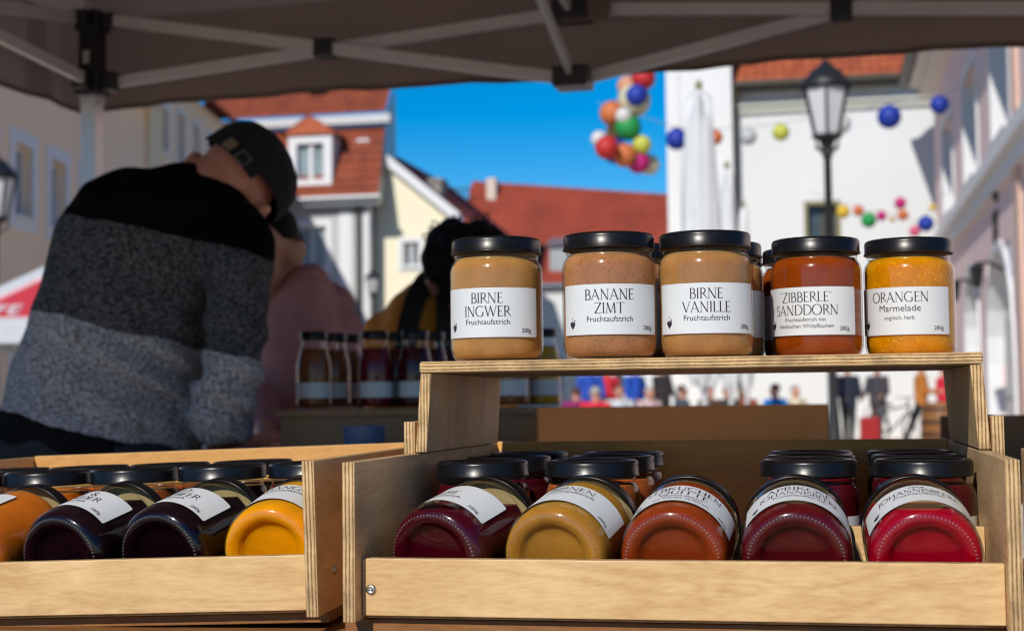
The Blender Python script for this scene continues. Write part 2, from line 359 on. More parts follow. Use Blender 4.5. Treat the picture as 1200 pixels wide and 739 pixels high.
# --- white hall with clay roof (behind the lamp), facade square to the street
Yh = 40.0
pl = PY(862, 300, Yh); mwh = frame_mw((pl.x, Yh, 0), (1,0,0), (0,1,0))
hall = thing('white_hall', 'white rendered hall with orange clay tile roof and one dark arched window', 'building', mw=mwh)
_, ze = local(965, 101, mwh); Lh = 14.0
wx0, wz1 = local(946, 240, mwh); wx1, wz0 = local(982, 300, mwh)
wall_mesh(Lh, ze, [(wx0, wx1, wz0, wz1)], .3).build('wall', WHITE_P, hall)
wn_ = window(hall, wx0, wx1, wz0, wz1, .3, .09, pane=PANE, frame=DARKTRIM, sm=OLIVE)
shell(hall, Lh, 11, ze, WHITE_P)
b = MB(); _, zc = local(965, 125, mwh); b.box(0, Lh, -.10, .02, zc-.10, zc+.06); b.box(0, Lh, -.18, .02, zc+.06, zc+.14); b.build('cornice', mat('grey green moulding', (.50, .51, .46), .8), hall)
rf = roof_plane('roof', hall, (-.1, -.5, ze+.12), (Lh, -.5, ze+.12), (Lh, 5.5, ze+5.0), (-.1, 5.5, ze+5.0), TILE_O)
b = MB(); b.tube([(-.1, -.55, ze+.04), (Lh, -.55, ze+.04)], .09, 8); b.box(-.1, Lh, -.46, .01, ze-.06, ze+.06); b.build('gutter', DARKTRIM, hall)
b = MB(); b.tube([(.07, -.12, 0), (.07, -.12, ze-.35), (.07, -.5, ze)], .06, 8); b.build('downpipe', OLIVE, hall)
# --- pale tower left of the hall
pl = PY(784, 300, 39.2); pr = PY(861, 300, 39.2); mwt = frame_mw((pl.x, 39.2, 0), (1,0,0), (0,1,0)); Lt = pr.x-pl.x
tower = thing('church_tower', 'tall pale weathered tower standing against the white hall', 'tower', mw=mwt)
wall_mesh(Lt, 19, []).build('wall', TOWER_P, tower); shell(tower, Lt, Lt, 19, TOWER_P)
b = MB()
for z in (4.6, 13.2): b.box(-.08, Lt+.03, -.10, .02, z, z+.16); b.box(-.14, Lt+.03, -.16, .02, z+.16, z+.26)
b.build('string_course', TOWER_P, tower)
b = MB(); b.box(0, .34, -.05, .02, 0, 13.2); b.build('corner_pilaster', TOWER_P, tower)
b = MB(); b.poly([(-.2,-.2,19),(Lt+.2,-.2,19),(Lt/2,Lt/2,24)]); b.poly([(Lt+.2,-.2,19),(Lt+.2,Lt+.2,19),(Lt/2,Lt/2,24)]); b.poly([(Lt+.2,Lt+.2,19),(-.2,Lt+.2,19),(Lt/2,Lt/2,24)]); b.poly([(-.2,Lt+.2,19),(-.2,-.2,19),(Lt/2,Lt/2,24)]); b.build('roof', ZINC, tower)
# --- pink building on the right, facade along the street (plane x = const, facing -x)
Xp = PY(1099, 300, 38.0).x; mwp = frame_mw((Xp, 38.0, 0), (0,-1,0), (1,0,0))
pink = thing('pink_building', 'dusty pink town house with white window surrounds and arched doorways', 'building', mw=mwp)
_, zep = local(1100, 72, mwp); zep = 8.6
ops = []; arch = []
def rng(u0, u1, vt, vb):
    x0, zt = local(u0, vt, mwp); x1, zb = local(u1, vb, mwp); return x0, x1, zb, zt
for (u0, u1, vt, vb) in ((1104, 1118, 146, 233), (1128, 1147, 100, 203), (1160, 1185, 40, 157)): ops.append(rng(u0, u1, vt, vb))
zb_ = sum(o[2] for o in ops)/3; zt_ = min(zep-.7, sum(o[3] for o in ops)/3)
ops = [(o[0], o[1], zb_, zt_) for o in ops]
step = ops[2][0]-ops[1][0]
ops.append((ops[2][0]+step, ops[2][1]+step, zb_, zt_)); ops.append((ops[2][0]+2*step, ops[2][1]+2*step, zb_, zt_))
gr = []
for (u0, u1) in ((1130, 1146), (1156, 1186)):
    x0, zt = local(u0, 300, mwp); x1, _ = local(u1, 300, mwp); gr.append((x0, x1, .15, 3.3))
gr.append((gr[1][0]+step*1.1, gr[1][1]+step*1.1, .15, 3.3))
Lp = 27.0
wall_mesh(Lp, zep, ops+gr, .28).build('wall', PINK_P, pink)
for o in ops:
    w_ = window(pink, *o, .28, .16, pane=PANE, sm=TRIM)
    x0, x1, z0, z1 = o; e = .004
    q = MB(); q.quad((x0+e,-.02,z0),(x0+e,-.02,z1),(x0+e,.24,z1),(x0+e,.24,z0)); q.build('reveal_lining', TRIM, w_)
    q = MB(); q.quad((x1-e,-.02,z1),(x1-e,-.02,z0),(x1-e,.24,z0),(x1-e,.24,z1)); q.build('reveal_lining', TRIM, w_)
for o in gr:
    x0, x1, z0, z1 = o; rr = (x1-x0)/2; xm = (x0+x1)/2
    q = MB(); q.box(x0-.16, x0+.004, -.04, .2, z0, z1-rr); q.box(x1-.004, x1+.16, -.04, .2, z0, z1-rr)
    for k in range(12):
        a0, a1 = math.pi*k/12, math.pi*(k+1)/12
        P = lambda a, r_, y: (xm-r_*math.cos(a), y, z1-rr+r_*math.sin(a))
        q.quad(P(a0, rr+.16, -.04), P(a0, rr, -.04), P(a1, rr, -.04), P(a1, rr+.16, -.04)); q.quad(P(a0, rr, -.04), P(a0, rr, .26), P(a1, rr, .26), P(a1, rr, -.04))
        q.quad(P(a0, rr+.16, -.04), P(a1, rr+.16, -.04), P(a1, rr+.16, .02), P(a0, rr+.16, .02))
        # spandrel between arch and the square opening
        q.quad(P(a0, rr, .02), (P(a0, rr, 0)[0], .02, z1), (P(a1, rr, 0)[0], .02, z1), P(a1, rr, .02))
    q.build('arch_surround', TRIM, pink)
    q = MB(); q.box(x0, x1, .24, .3, z0, z1); dd = q.build('door', mat('pale door panel', (.62, .62, .60), .5), pink)
    q = MB(); q.box(xm-.03, xm+.03, .20, .239, z0, z1); q.box(x0+.12, xm-.031, .215, .239, 1.0, 1.08); q.box(xm+.031, x1-.12, .215, .239, 1.0, 1.08); q.build('rail', TRIM, dd)
b = MB(); _, zc = local(1160, 247, mwp); zc = 4.45
b.box(-.05, Lp, -.10, .02, zc-.28, zc); b.box(-.05, Lp, -.22, .02, zc, zc+.22); b.build('belt_cornice', TRIM, pink)
b = MB(); b.box(-.05, Lp, -.35, .02, zep-.35, zep-.15); b.box(-.05, Lp, -.55, .02, zep-.15, zep); b.build('eaves_cornice', mat('pale stone eaves', (.62, .58, .54), .8), pink)
roof_plane('roof', pink, (-.4, -.75, zep), (Lp, -.75, zep), (Lp, 5, zep+4.6), (-.4, 5, zep+4.6), TILE)
b = MB(); b.box(-.42, Lp, -.80, -.60, zep-.06, zep+.08); b.build('gutter', DARKTRIM, pink)
shell(pink, Lp, 10, zep, PINK_P)
b = MB(); x_, _ = local(1192, 200, mwp); b.box(x_, x_+.5, -.06, .02, 0, zep-.35); b.build('pilaster', mat('warm pink stone', (.62, .42, .34), .8), pink)
# wrought iron bracket signs and wall lanterns on the pink wall
IRON = mat('black wrought iron', (.02, .021, .023), .45, .3)
for (u, v, h, lab) in ((1168, 203, .95, 'dark wrought iron ornament between the pink house windows and its belt cornice'), (1169, 266, .55, 'dark wrought iron ornament just under the belt cornice of the pink house')):
    x, z = local(u, v, mwp); base = mwp @ Vector((x, 0, z))
    t = thing('wall_ornament', lab, 'ornament', mw=mwp @ Matrix.Translation((x, 0, z)))
    q = MB(); q.bar((0, 0, -h/2), (0, 0, h/2), .05, .04); q.build('backplate', IRON, t)
    for s in (-1, 1):
        q = MB(); q.tube([(0, -.03, s*h*.45), (.16, -.05, s*h*.35), (.2, -.06, s*h*.15), (.08, -.06, s*.03), (-.05, -.05, s*h*.12), (-.14, -.05, s*h*.3), (-.02, -.04, s*h*.42)], .03, 6); q.build('scroll', IRON, t)
for (u, v, lab) in ((1178, 316, 'small dark wall lantern beside the wider arched pink house doorway'), (1147, 335, 'small dark wall lantern beside the narrow arched pink house doorway')):
    x, z = local(u, v, mwp); t = thing('wall_lantern', lab, 'lantern', mw=mwp @ Matrix.Translation((x, 0, z)))
    q = MB(); q.tube([(0, 0, 0), (0, -.25, .12), (0, -.42, .1)], .03, 6); q.build('bracket', IRON, t)
    q = MB(); q.lathe([(0, .14), (.13, .05), (.14, .02), (.11, 0), (.08, -.22), (.05, -.26), (0, -.27)], 6, c=(0, -.42, 0)); q.build('lamp_head', IRON, t)

# --- beige row on the left, facade angled away
vpdir = ray(660, 470); dl = Vector((vpdir.x, vpdir.y, 0)).normalized(); nl = Vector((-dl.y, dl.x, 0))   # nl points left (into the building)
P0 = PD(170, 300, 38.0); Lb = 16.0
O = Vector((P0.x, P0.y, 0)) - dl*Lb
mwb = frame_mw(O, dl, nl)
beige = thing('beige_house', 'long beige rendered house with broad white window surrounds behind the canopy pole', 'building', mw=mwb)
ops = []
for (u0, u1, vt, vb) in ((17, 37, 165, 258), (59, 75, 193, 262)):
    x0, z1 = local(u0, vt, mwb); x1, z0 = local(u1, vb, mwb); ops.append([x0, x1, z0, z1])
zb_, zt_ = ops[0][2], ops[0][3]; st = ops[1][0]-ops[0][0]; wd = ops[0][1]-ops[0][0]
xs = [ops[0][0]+k*st for k in range(-6, 6) if 0.5 < ops[0][0]+k*st < Lb-1.5]
allw = [(x, x+wd, zb_, zt_) for x in xs] + [(x, x+wd, max(.9, zb_-3.3), max(.9, zb_-3.3)+(zt_-zb_)) for x in xs] 
Hb = zt_+2.6
wall_mesh(Lb, Hb, allw, .2).build('wall', BEIGE_P, beige)
for o in allw: window(beige, *o, .2, .26, pane=PANE_L, sm=mat('bluish white surround', (.68, .70, .74), .7) if o is allw[0] else bpy.data.materials['bluish white surround'], transom=False)
shell(beige, Lb, 9, Hb, BEIGE_P)
roof_plane('roof', beige, (Lb+.3, -.5, Hb), (-.3, -.5, Hb), (-.3, 4.5, Hb+4), (Lb+.3, 4.5, Hb+4), TILE).scale = (1,1,1)
b = MB(); b.box(-.3, Lb+.3, -.55, .02, Hb-.25, Hb-.02); b.build('eaves', TRIM, beige)
# second house in the row, cream corner pilaster
O2 = Vector((P0.x, P0.y, 0)) + dl*0.0; mwc = frame_mw(O2, dl, nl); Lc = 17.0
second = thing('cream_edged_house', 'beige house with cream corner pilaster and small dark windows beside the red roofed house', 'building', mw=mwc)
ops = []
for (u0, u1, vt, vb) in ((188, 196, 116, 180), (208, 214, 137, 193)):
    x0, z1 = local(u0, vt, mwc); x1, z0 = local(u1, vb, mwc); ops.append([x0, x1, z0, z1])
st = ops[1][0]-ops[0][0]; wd = ops[0][1]-ops[0][0]; zb_, zt_ = ops[0][2], ops[0][3]
xs = [ops[0][0]+k*st for k in range(0, 5) if ops[0][0]+k*st+wd < Lc-.5]
allw = [(x, x+wd, zb_, zt_) for x in xs] + [(x, x+wd, max(.8, zb_-3.4), max(.8, zb_-3.4)+zt_-zb_) for x in xs]
wall_mesh(Lc, Hb+1, allw, .2).build('wall', BEIGE_P, second)
for o in allw: window(second, *o, .2, .12, pane=PANE, sm=TRIM)
b = MB(); b.box(.0, 1.25, -.12, .01, 0, Hb+.9); b.build('corner_pilaster', CREAM_P, second)
shell(second, Lc, 9, Hb+1, BEIGE_P)
roof_plane('roof', second, (Lc+.3, -.5, Hb+1), (-.3, -.5, Hb+1), (-.3, 4.5, Hb+5), (Lc+.3, 4.5, Hb+5), TILE)

# --- red roofed house with dormer
Yr = 50.0; pa = PY(225, 300, Yr); pb = PY(431, 300, Yr); mwr = frame_mw((pa.x, Yr, 0), (1,0,0), (0,1,0)); Lr = pb.x-pa.x
red = thing('red_roofed_house', 'light grey house with steep red tiled mansard roof and a white dormer', 'building', mw=mwr)
_, zer = local(340, 237, mwr)
def lw(u0, u1, vt, vb, mw): x0, z1 = local(u0, vt, mw); x1, z0 = local(u1, vb, mw); return (x0, x1, z0, z1)
w1 = lw(348, 382, 266, 312, mwr); w2 = (w1[0]-2.6, w1[1]-2.6, w1[2], w1[3])
w3 = (w1[0], w1[1], 1.0, 2.6)
wall_mesh(Lr, zer, [w1, w2, w3], .18).build('wall', GREY_P, red)
for o in (w1, w2, w3): window(red, *o, .18, .22, pane=PANE_L, sm=TRIM, transom=False)
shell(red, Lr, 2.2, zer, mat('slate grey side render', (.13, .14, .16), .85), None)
_, zb2 = local(340, 156, mwr); hs = (zb2-zer)
slope_y = 1.1
_, zlow = local(340, 152, mwr)
zlow = 1 + (zlow-1)*(Yr+slope_y)/Yr
roof_plane('roof', red, (-.2, -.45, zer+.05), (Lr+.5, -.45, zer+.05), (Lr+.4, slope_y, zlow), (-.2, slope_y, zlow), TILE)
b = MB(); b.box(-.3, Lr+.6, slope_y-.35, slope_y+.1, zlow+.04, zlow+.34); b.build('white_band', mat('pale grey band', (.55, .56, .57), .7), red)
roof_plane('upper_roof', red, (-.2, slope_y-.2, zlow+.44), (Lr+.4, slope_y-.2, zlow+.44), (Lr+.3, slope_y+4.5, zlow+6.0), (-.2, slope_y+4.5, zlow+6.0), TILE)
b = MB(); b.tube([(-.2, -.5, zer), (Lr+.6, -.5, zer)], .1, 8); b.box(-.2, Lr+.5, -.42, .0, zer-.22, zer+.02); b.build('gutter', ZINC, red)
b = MB(); b.tube([(Lr-.3, -.12, 0), (Lr-.3, -.12, zer-.2)], .07, 8); b.build('downpipe', DARKTRIM, red)
b = MB(); b.box(Lr-1.0, Lr-.55, -.04, .01, 0, zer-.25); b.box(Lr-.1, Lr+.06, -.05, .3, 0, zer-.25); b.build('white_corner_strip', TRIM, red)
b = MB(); b.quad((Lr+.4, -.45, zer), (Lr+.4, 2.2, zer), (Lr+.4, 2.2, zlow+.4), (Lr+.4, slope_y, zlow+.4)); b.poly([(Lr+.4, slope_y-.2, zlow+.4), (Lr+.4, 2.2, zlow+.4), (Lr+.4, 2.2, zlow+1.6)]); b.build('gable_cladding', ZINC, red)
# dormer
dx0, dz1 = local(340, 163, mwr); dx1, dz0 = local(391, 217, mwr)
dm = MB(); dm.box(dx0, dx1, -.15, 2.6, dz0, dz0+.08); dm.box(dx0, dx0+.16, -.15, 2.6, dz0+.08, dz1); dm.box(dx1-.16, dx1, -.15, 2.6, dz0+.08, dz1); dm.box(dx0, dx1, -.15, 2.6, dz1, dz1+.1)
dmo = dm.build('dormer', TRIM, red)
q = MB(); q.box(dx0+.12, dx1-.12, .02, .08, dz0+.08, dz1); q.build('pane', PANE_L, dmo)
q = MB(); xm = (dx0+dx1)/2
for x in (dx0+.16, xm-.07, dx1-.30): q.box(x, x+.14, -.08, .04, dz0+.1, dz1)
q.box(dx0, dx0+.30, -.2, -.152, dz0, dz1+.05); q.box(dx1-.30, dx1, -.2, -.152, dz0, dz1+.05); q.box(dx0+.30, dx1-.30, -.2, -.152, dz1-.22, dz1+.05); q.box(dx0+.30, dx1-.30, -.2, -.152, dz0, dz0+.2)
q.box(dx0+.16, dx1-.16, -.07, .03, dz0+.08, dz0+.24); q.box(dx0+.16, dx1-.16, -.07, .03, dz1-.14, dz1); q.build('frame', TRIM, dmo)
q = MB(); h_ = .75
q.quad((dx0-.25,-.35,dz1+.06),(xm,-.35,dz1+h_),(xm,2.6,dz1+h_),(dx0-.25,2.6,dz1+.06)); q.quad((xm,-.35,dz1+h_),(dx1+.25,-.35,dz1+.06),(dx1+.25,2.6,dz1+.06),(xm,2.6,dz1+h_)); q.poly([(dx0-.25,-.3,dz1+.08),(dx1+.25,-.3,dz1+.08),(xm,-.3,dz1+h_)])
q.build('dormer_roof', mat('plain red tile', (.42, .10, .04), .8, var=.3, scale=6), dmo)
q = MB(); sx0, sz1 = local(344, 100, mwr); sx1, sz0 = local(366, 113, mwr)
def on_upper(x, z):   # move a pixel-derived point onto the upper roof slope
    k = 5.56/4.7; y = 0
    for _ in range(20): y = (slope_y-.2) + ((1+(z-1)*(Yr+y)/Yr)-(zlow+.44))/k
    return y, 1+(z-1)*(Yr+y)/Yr
y0, zz0 = on_upper(sx0, sz0); y1, zz1 = on_upper(sx0, sz1)
q.quad((sx0, y0-.1, zz0+.1), (sx1, y0-.1, zz0+.1), (sx1, y1-.1, zz1+.1), (sx0, y1-.1, zz1+.1)); q.build('skylight', PANE, red)

# --- yellow gable house
Yy = 51.0; pa = PY(330, 300, Yy); pb = PY(523, 300, Yy); mwy = frame_mw((pa.x, Yy, 0), (1,0,0), (0,1,0)); Ly = pb.x-pa.x
yel = thing('yellow_gable_house', 'pale yellow gabled house with white verge boards and one white window', 'building', mw=mwy)
_, zey = local(523, 250, mwy); xa, za = local(428, 172, mwy)
wy = lw(472, 491, 284, 312, mwy)
wall_mesh(Ly, zey, [wy], .15, gable=(xa, za)).build('wall', YELLOW_P, yel)
window(yel, *wy, .15, .16, pane=PANE, sm=TRIM, transom=False)
shell(yel, Ly, 12, zey, YELLOW_P)
b = MB(); b.bar((xa, -.12, za+.16), (Ly+.45, -.12, zey-.16), .3, .34, up=Vector((0,1,0))); b.bar((xa, -.12, za+.16), (-.45, -.12, zey-.16), .3, .34, up=Vector((0,1,0))); b.build('verge_board', TRIM, yel)
roof_plane('roof', yel, (Ly+.4, -.2, zey-.05), (Ly+.4, 12, zey-.05), (xa, 12, za+.3), (xa, -.2, za+.3), TILE_D)
roof_plane('rear_roof', yel, (-.4, 12, zey-.05), (-.4, -.2, zey-.05), (xa, -.2, za+.3), (xa, 12, za+.3), TILE_D)
x, z = local(486, 214, mwy); b = MB(); b.box(x-.3, x+.3, 2.5, 3.3, z-2, z+.35); b.box(x-.36, x+.36, 2.44, 3.36, z+.35, z+.5); b.build('chimney', mat('grey chimney render', (.25, .24, .22), .8), yel)

# --- long brick-red roof in the middle
Yg = 66.0; pa = PY(520, 300, Yg); pb = PY(830, 300, Yg); mwg = frame_mw((pa.x, Yg, 0), (1,0,0), (0,1,0)); Lg = pb.x-pa.x
big = thing('long_roofed_house', 'white house under a long plain brick red roof with a pale chimney', 'building', mw=mwg)
_, zeg = local(650, 334, mwg)
wins = [(x, x+1.1, 1.4, 3.0) for x in (1.5, 4.2, 6.9, 9.6)]
wins = [w_ for w_ in wins if w_[1] < Lg-.4 and w_[3] < zeg-.4]
wall_mesh(Lg, zeg, wins, .18).build('wall', WHITE_P, big)
for o in wins: window(big, *o, .18, .12, pane=PANE)
shell(big, Lg, 12, zeg, WHITE_P)
_, zr0 = local(532, 213, mwg); _, zr1 = local(775, 227, mwg)
yr = 5.0; k = (Yg+yr)/Yg
slopex = (zr1-zr0)/(local(775, 227, mwg)[0]-local(532, 213, mwg)[0])
roof_plane('roof', big, (.2, -.5, zeg), (Lg, -.5, zeg), (Lg, yr, 1+(zr0-1)*k+slopex*Lg*k), (.2, yr, 1+(zr0-1)*k), TILE_D)
x, z = local(553, 222, mwg); b = MB(); b.box(x-.22, x+.22, yr-1.0, yr-.4, z-1, 1+(local(553, 213, mwg)[1]-1)*k); b.build('chimney', mat('pale chimney', (.6, .5, .43), .8), big)
x0, z1 = local(643, 288, mwg); x1, z0 = local(668, 326, mwg)
b = MB(); b.box(x0, x1, .2, 3, z0, z1); b.quad((x0-.2,.0,z1), (x1+.2,.0,z1), (x1+.2,3.2,z1+.9), (x0-.2,3.2,z1+.9)); b.build('dormer', ZINC, big)
b = MB()
for k_ in range(9):
    xx = -.9+k_*.16; b.bar((xx, 3.5, zr0-1.2), (xx, 3.5, zr0+.2), .04)
b.bar((-.95, 3.5, zr0+.2), (.45, 3.5, zr0+.2), .05); b.bar((-.95, 3.5, zr0-1.2), (.45, 3.5, zr0-1.2), .05); b.build('roof_railing', IRON, big)

# ================================================================== STREET FURNITURE
LGLASS = mat('lamp glass', (.55, .56, .58), .25, var=.05)
def street_lamp(D, u, vtop, scale, label, post_r=.055):
    top = PD(u, vtop, D); s = scale; H = top.z
    t = thing('street_lamp', label, 'street lamp', loc=(top.x, top.y, 0), group='street lamps of the square')
    zb = H-.98*s   # foot of lantern body
    b = MB(); b.lathe([(0, 0), (.16*s, 0), (.16*s, .25), (.10*s, .45), (.07*s, .9), (post_r*s, 1.0), (post_r*.85*s, zb-.28*s), (.07*s, zb-.26*s), (.06*s, zb-.2*s), (.02, zb)], 16); b.build('post', IRON, t, True)
    b = MB()  # cradle
    b.lathe([(0, zb-.2*s), (.05*s, zb-.2*s), (.10*s, zb-.06*s), (.19*s, zb-.02*s), (.19*s, zb+.02*s), (0, zb+.02*s)], 8)
    for k in range(4):
        a = math.pi/4+k*math.pi/2; b.tube([(.05*s*math.cos(a), .05*s*math.sin(a), zb-.22*s), (.2*s*math.cos(a), .2*s*math.sin(a), zb-.12*s), (.17*s*math.cos(a), .17*s*math.sin(a), zb)], .014*s, 5)
    b.build('cradle', IRON, t)
    b = MB(); r0, r1, z1 = .17*s, .30*s, zb+.62*s
    for k in range(6):
        a0, a1 = math.pi/6+k*math.pi/3, math.pi/6+(k+1)*math.pi/3
        b.bar((r0*math.cos(a0), r0*math.sin(a0), zb), (r1*math.cos(a0), r1*math.sin(a0), z1), .032*s)
        b.bar((r1*math.cos(a0), r1*math.sin(a0), z1), (r1*math.cos(a1), r1*math.sin(a1), z1), .045*s); b.bar((r0*math.cos(a0), r0*math.sin(a0), zb), (r0*math.cos(a1), r0*math.sin(a1), zb), .03*s)
    b.build('lantern_frame', IRON, t)
    b = MB(); b.lathe([(r0*.97, zb+.01), (r1*.97, z1-.01)], 6); g = b.build('lantern_glass', LGLASS, t); g.rotation_euler.z = math.pi/6
    b = MB(); b.lathe([(0, zb+.36*s), (.05*s, zb+.3*s), (.06*s, zb+.2*s), (.035*s, zb+.06*s), (.03*s, zb)], 10); b.build('bulb', mat('lamp bulb', (.25, .24, .22), .3) if 'lamp bulb' not in bpy.data.materials else bpy.data.materials['lamp bulb'], t, True)
    b = MB(); b.lathe([(r1*1.1, z1), (r1*1.12, z1+.04*s), (r1*.92, z1+.12*s), (r1*.55, z1+.24*s), (r1*.25, z1+.30*s), (.05*s, z1+.32*s), (.05*s, z1+.36*s), (0, z1+.37*s)], 24); b.build('roof', IRON, t, True)
    return t
street_lamp(16.5, 967, 71, .84, 'tall black street lamp with tapered glass lantern in front of the white hall')
street_lamp(21, -5, 181, .9, 'black street lantern in front of the beige house windows')
street_lamp(40, 437, 316, .62, 'small distant street lamp in front of the light grey house')

CLOTHW = mat('white parasol cloth', (.72, .74, .75), .8, var=.12, scale=6, bump=.3, bscale=18, trans=.2)
def furled(u, vtop, D, width_px, label):
    top = PD(u, vtop, D); wd = width_px/FPX*D/2
    t = thing('furled_parasol', label, 'parasol', loc=(top.x, top.y, 0), group='furled white parasols')
    b = MB(); b.lathe([(0, 0), (.45, 0), (.45, .08), (.1, .12), (.06, .9), (0, .9)], 24); b.build('base', ZINC, t, True)
    b = MB(); b.tube([(0, 0, .1), (0, 0, top.z+.05)], .035, 10); b.build('pole', TRIM, t, True)
    b = MB(); n0 = 48; zs = [1.15, 1.4, 1.9, 2.4, 3.0, top.z-.35, top.z-.12, top.z-.05]; rs = [.55, 1.0, 1.05, 1.0, .95, .85, .8, .3]
    rr = random.Random(int(u))
    ph = [rr.random()*6 for _ in range(5)]
    ring = []
    for z, r_ in zip(zs, rs):
        row = []
        for k in range(n0):
            a = 2*math.pi*k/n0; f = (1+.07*math.sin(5*a+ph[0]+z*.5)+.05*math.sin(9*a+ph[1]-z)+.03*math.sin(17*a+ph[4]))*(1.16-.30*max(0, z-1.4)/(top.z-1.4))
            zz = z+(.10*math.sin(4*a+ph[2]) if z > top.z-.2 else .05*math.sin(5*a+ph[3]))
            row.append(len(b.v)); b.v.append((wd*r_*f*math.cos(a), wd*r_*f*math.sin(a), zz))
        ring.append(row)
    for i in range(len(zs)-1):
        for k in range(n0): b.f.append((ring[i][k], ring[i][(k+1) % n0], ring[i+1][(k+1) % n0], ring[i+1][k])); b.m.append(0)
    b.build('canopy', CLOTHW, t, True)
    b = MB(); b.lathe([(wd*1.08, 2.0), (wd*1.12, 2.03), (wd*1.08, 2.06)], 32); b.build('tie_strap', TRIM, t, True)
    b = MB(); b.lathe([(0, top.z+.16), (.03, top.z+.13), (.04, top.z+.08), (.02, top.z+.05), (.03, top.z)], 12); b.build('finial', OLIVE, t, True)
furled(819, 112, 15.0, 42, 'tall furled white parasol with a finial before the pale tower')
furled(852, 203, 19.0, 22, 'slim furled greyish white parasol beside the tall furled one')
furled(871, 247, 23.0, 15, 'short furled white parasol before the white hall downpipe')

# open parasol with red sign panel at the left
def open_parasol():
    D = 15.0; c = PD(108, 300, D); zt = PD(108, 286, D).z; ze_ = PD(0, 394, D).z; hw = 1.22
    t = thing('market_parasol', 'open white parasol with red lettered panels in front of the beige house', 'parasol', loc=(c.x, c.y, 0))
    t.rotation_euler.z = YAW
    b = MB(); b.lathe([(0, 0), (.4, 0), (.4, .08), (.05, .12), (.03, .3)], 20); b.build('base', ZINC, t)
    b = MB(); b.tube([(0, 0, .1), (0, 0, zt+.06)], .025, 10); b.build('pole', TRIM, t)
    cor = [(-hw,-hw), (hw,-hw), (hw,hw), (-hw,hw)]; b = MB(); RED = mat('red printed cloth', (.50, .03, .045), .7); PNK = mat('pale pink border cloth', (.70, .42, .42), .7)
    def lerp(p, q, s_): return tuple(p[i]+(q[i]-p[i])*s_ for i in range(3))
    ap = (0, 0, zt)
    for k in range(4):
        p = (*cor[k], ze_+.06); q = (*cor[(k+1) % 4], ze_+.06)
        b.poly([ap, p, q], 0)
        nrm = (Vector(q)-Vector(p)).cross(Vector(ap)-Vector(p)).normalized(); g_ = (Vector(ap)*.6+Vector(p)+Vector(q))/2.6
        for sc_, m_, off in ((.80, 2, .004), (.70, 1, .008)): b.poly([tuple(g_+(Vector(x_)-g_)*sc_+nrm*off) for x_ in (ap, p, q)], m_)
        b.quad((*cor[k], ze_-.12), (*cor[(k+1) % 4], ze_-.12), q, p, 0)
    b.build('canopy', [mat('off white parasol cloth', (.50, .52, .54), .8), RED, PNK], t)
    # lettering on the front panel
    cu_ = bpy.data.curves.new('t', 'FONT'); cu_.body = 'FE'; cu_.size = .25; cu_.extrude = 0; cu_.align_x = 'CENTER'
    to = bpy.data.objects.new('t', cu_); col.objects.link(to); dg = bpy.context.evaluated_depsgraph_get()
    me = bpy.data.meshes.new_from_object(to.evaluated_get(dg)); bpy.data.objects.remove(to)
    me.materials.append(TRIM); o = link('lettering', me, t)
    sl = math.atan2(zt-ze_-.06, hw); o.location = (-.47, -hw*.915-.010, ze_+.06+(zt-ze_-.06)*.085+.014); o.rotation_euler = (sl, 0, 0)
    for k in range(4):
        b = MB(); b.bar((0, 0, zt-.05), (cor[k][0]*.98, cor[k][1]*.98, ze_+.04), .025); b.build('rib', TRIM, t)
open_parasol()

# ================================================================== PAPER LANTERNS
LC = dict(red=(.60, .03, .03), yellow=(.80, .55, .05), blue=(.015, .05, .42), cream=(.75, .72, .50), orange=(.70, .20, .06), white=(.75, .75, .73),
          green=(.02, .36, .08), tan=(.62, .38, .12), magenta=(.62, .02, .22), lime=(.62, .66, .10), peach=(.75, .36, .22), grey=(.58, .60, .62), pink=(.75, .12, .25))
LM = {k: mat('lantern paper '+k, v, .55, var=.06, scale=20, trans=.25) for k, v in LC.items()}
def lantern_mesh(colr):
    b = MB(); prof = []
    N = 40
    for i in range(N+1):
        a = -math.pi/2*.93 + math.pi*.93*i/N
        prof.append((math.cos(a)*(1-.012*(i % 2)), math.sin(a)))
    b.lathe(prof, 32); return b.mesh('paper', LM[colr], True)
LMESH = {k: lantern_mesh(k) for k in LC}
b_ = MB(); b_.lathe([(.21, .965), (.25, .99), (.21, 1.01), (.18, .99), (.21, .965)], 16); RINGME = b_.mesh('ring', IRON, True)
def lantern(u, v, rpx, D, c, label, grp):
    p = PD(u, v, D); r = rpx/FPX*D
    t = thing('paper_lantern', label, 'paper lantern', loc=p, group=grp); t.rotation_euler = (random.uniform(-.1,.1), random.uniform(-.1,.1), random.random()*6)
    o = link('paper', LMESH[c], t); o.scale = (r, r, r)
    o = link('ring', RINGME, t); o.scale = (r, r, r)
    return p, r
G1 = 'lantern garland before the blue sky'; G2 = 'lantern row across the white hall'; G3 = 'small lanterns low on the white hall'
tops = []
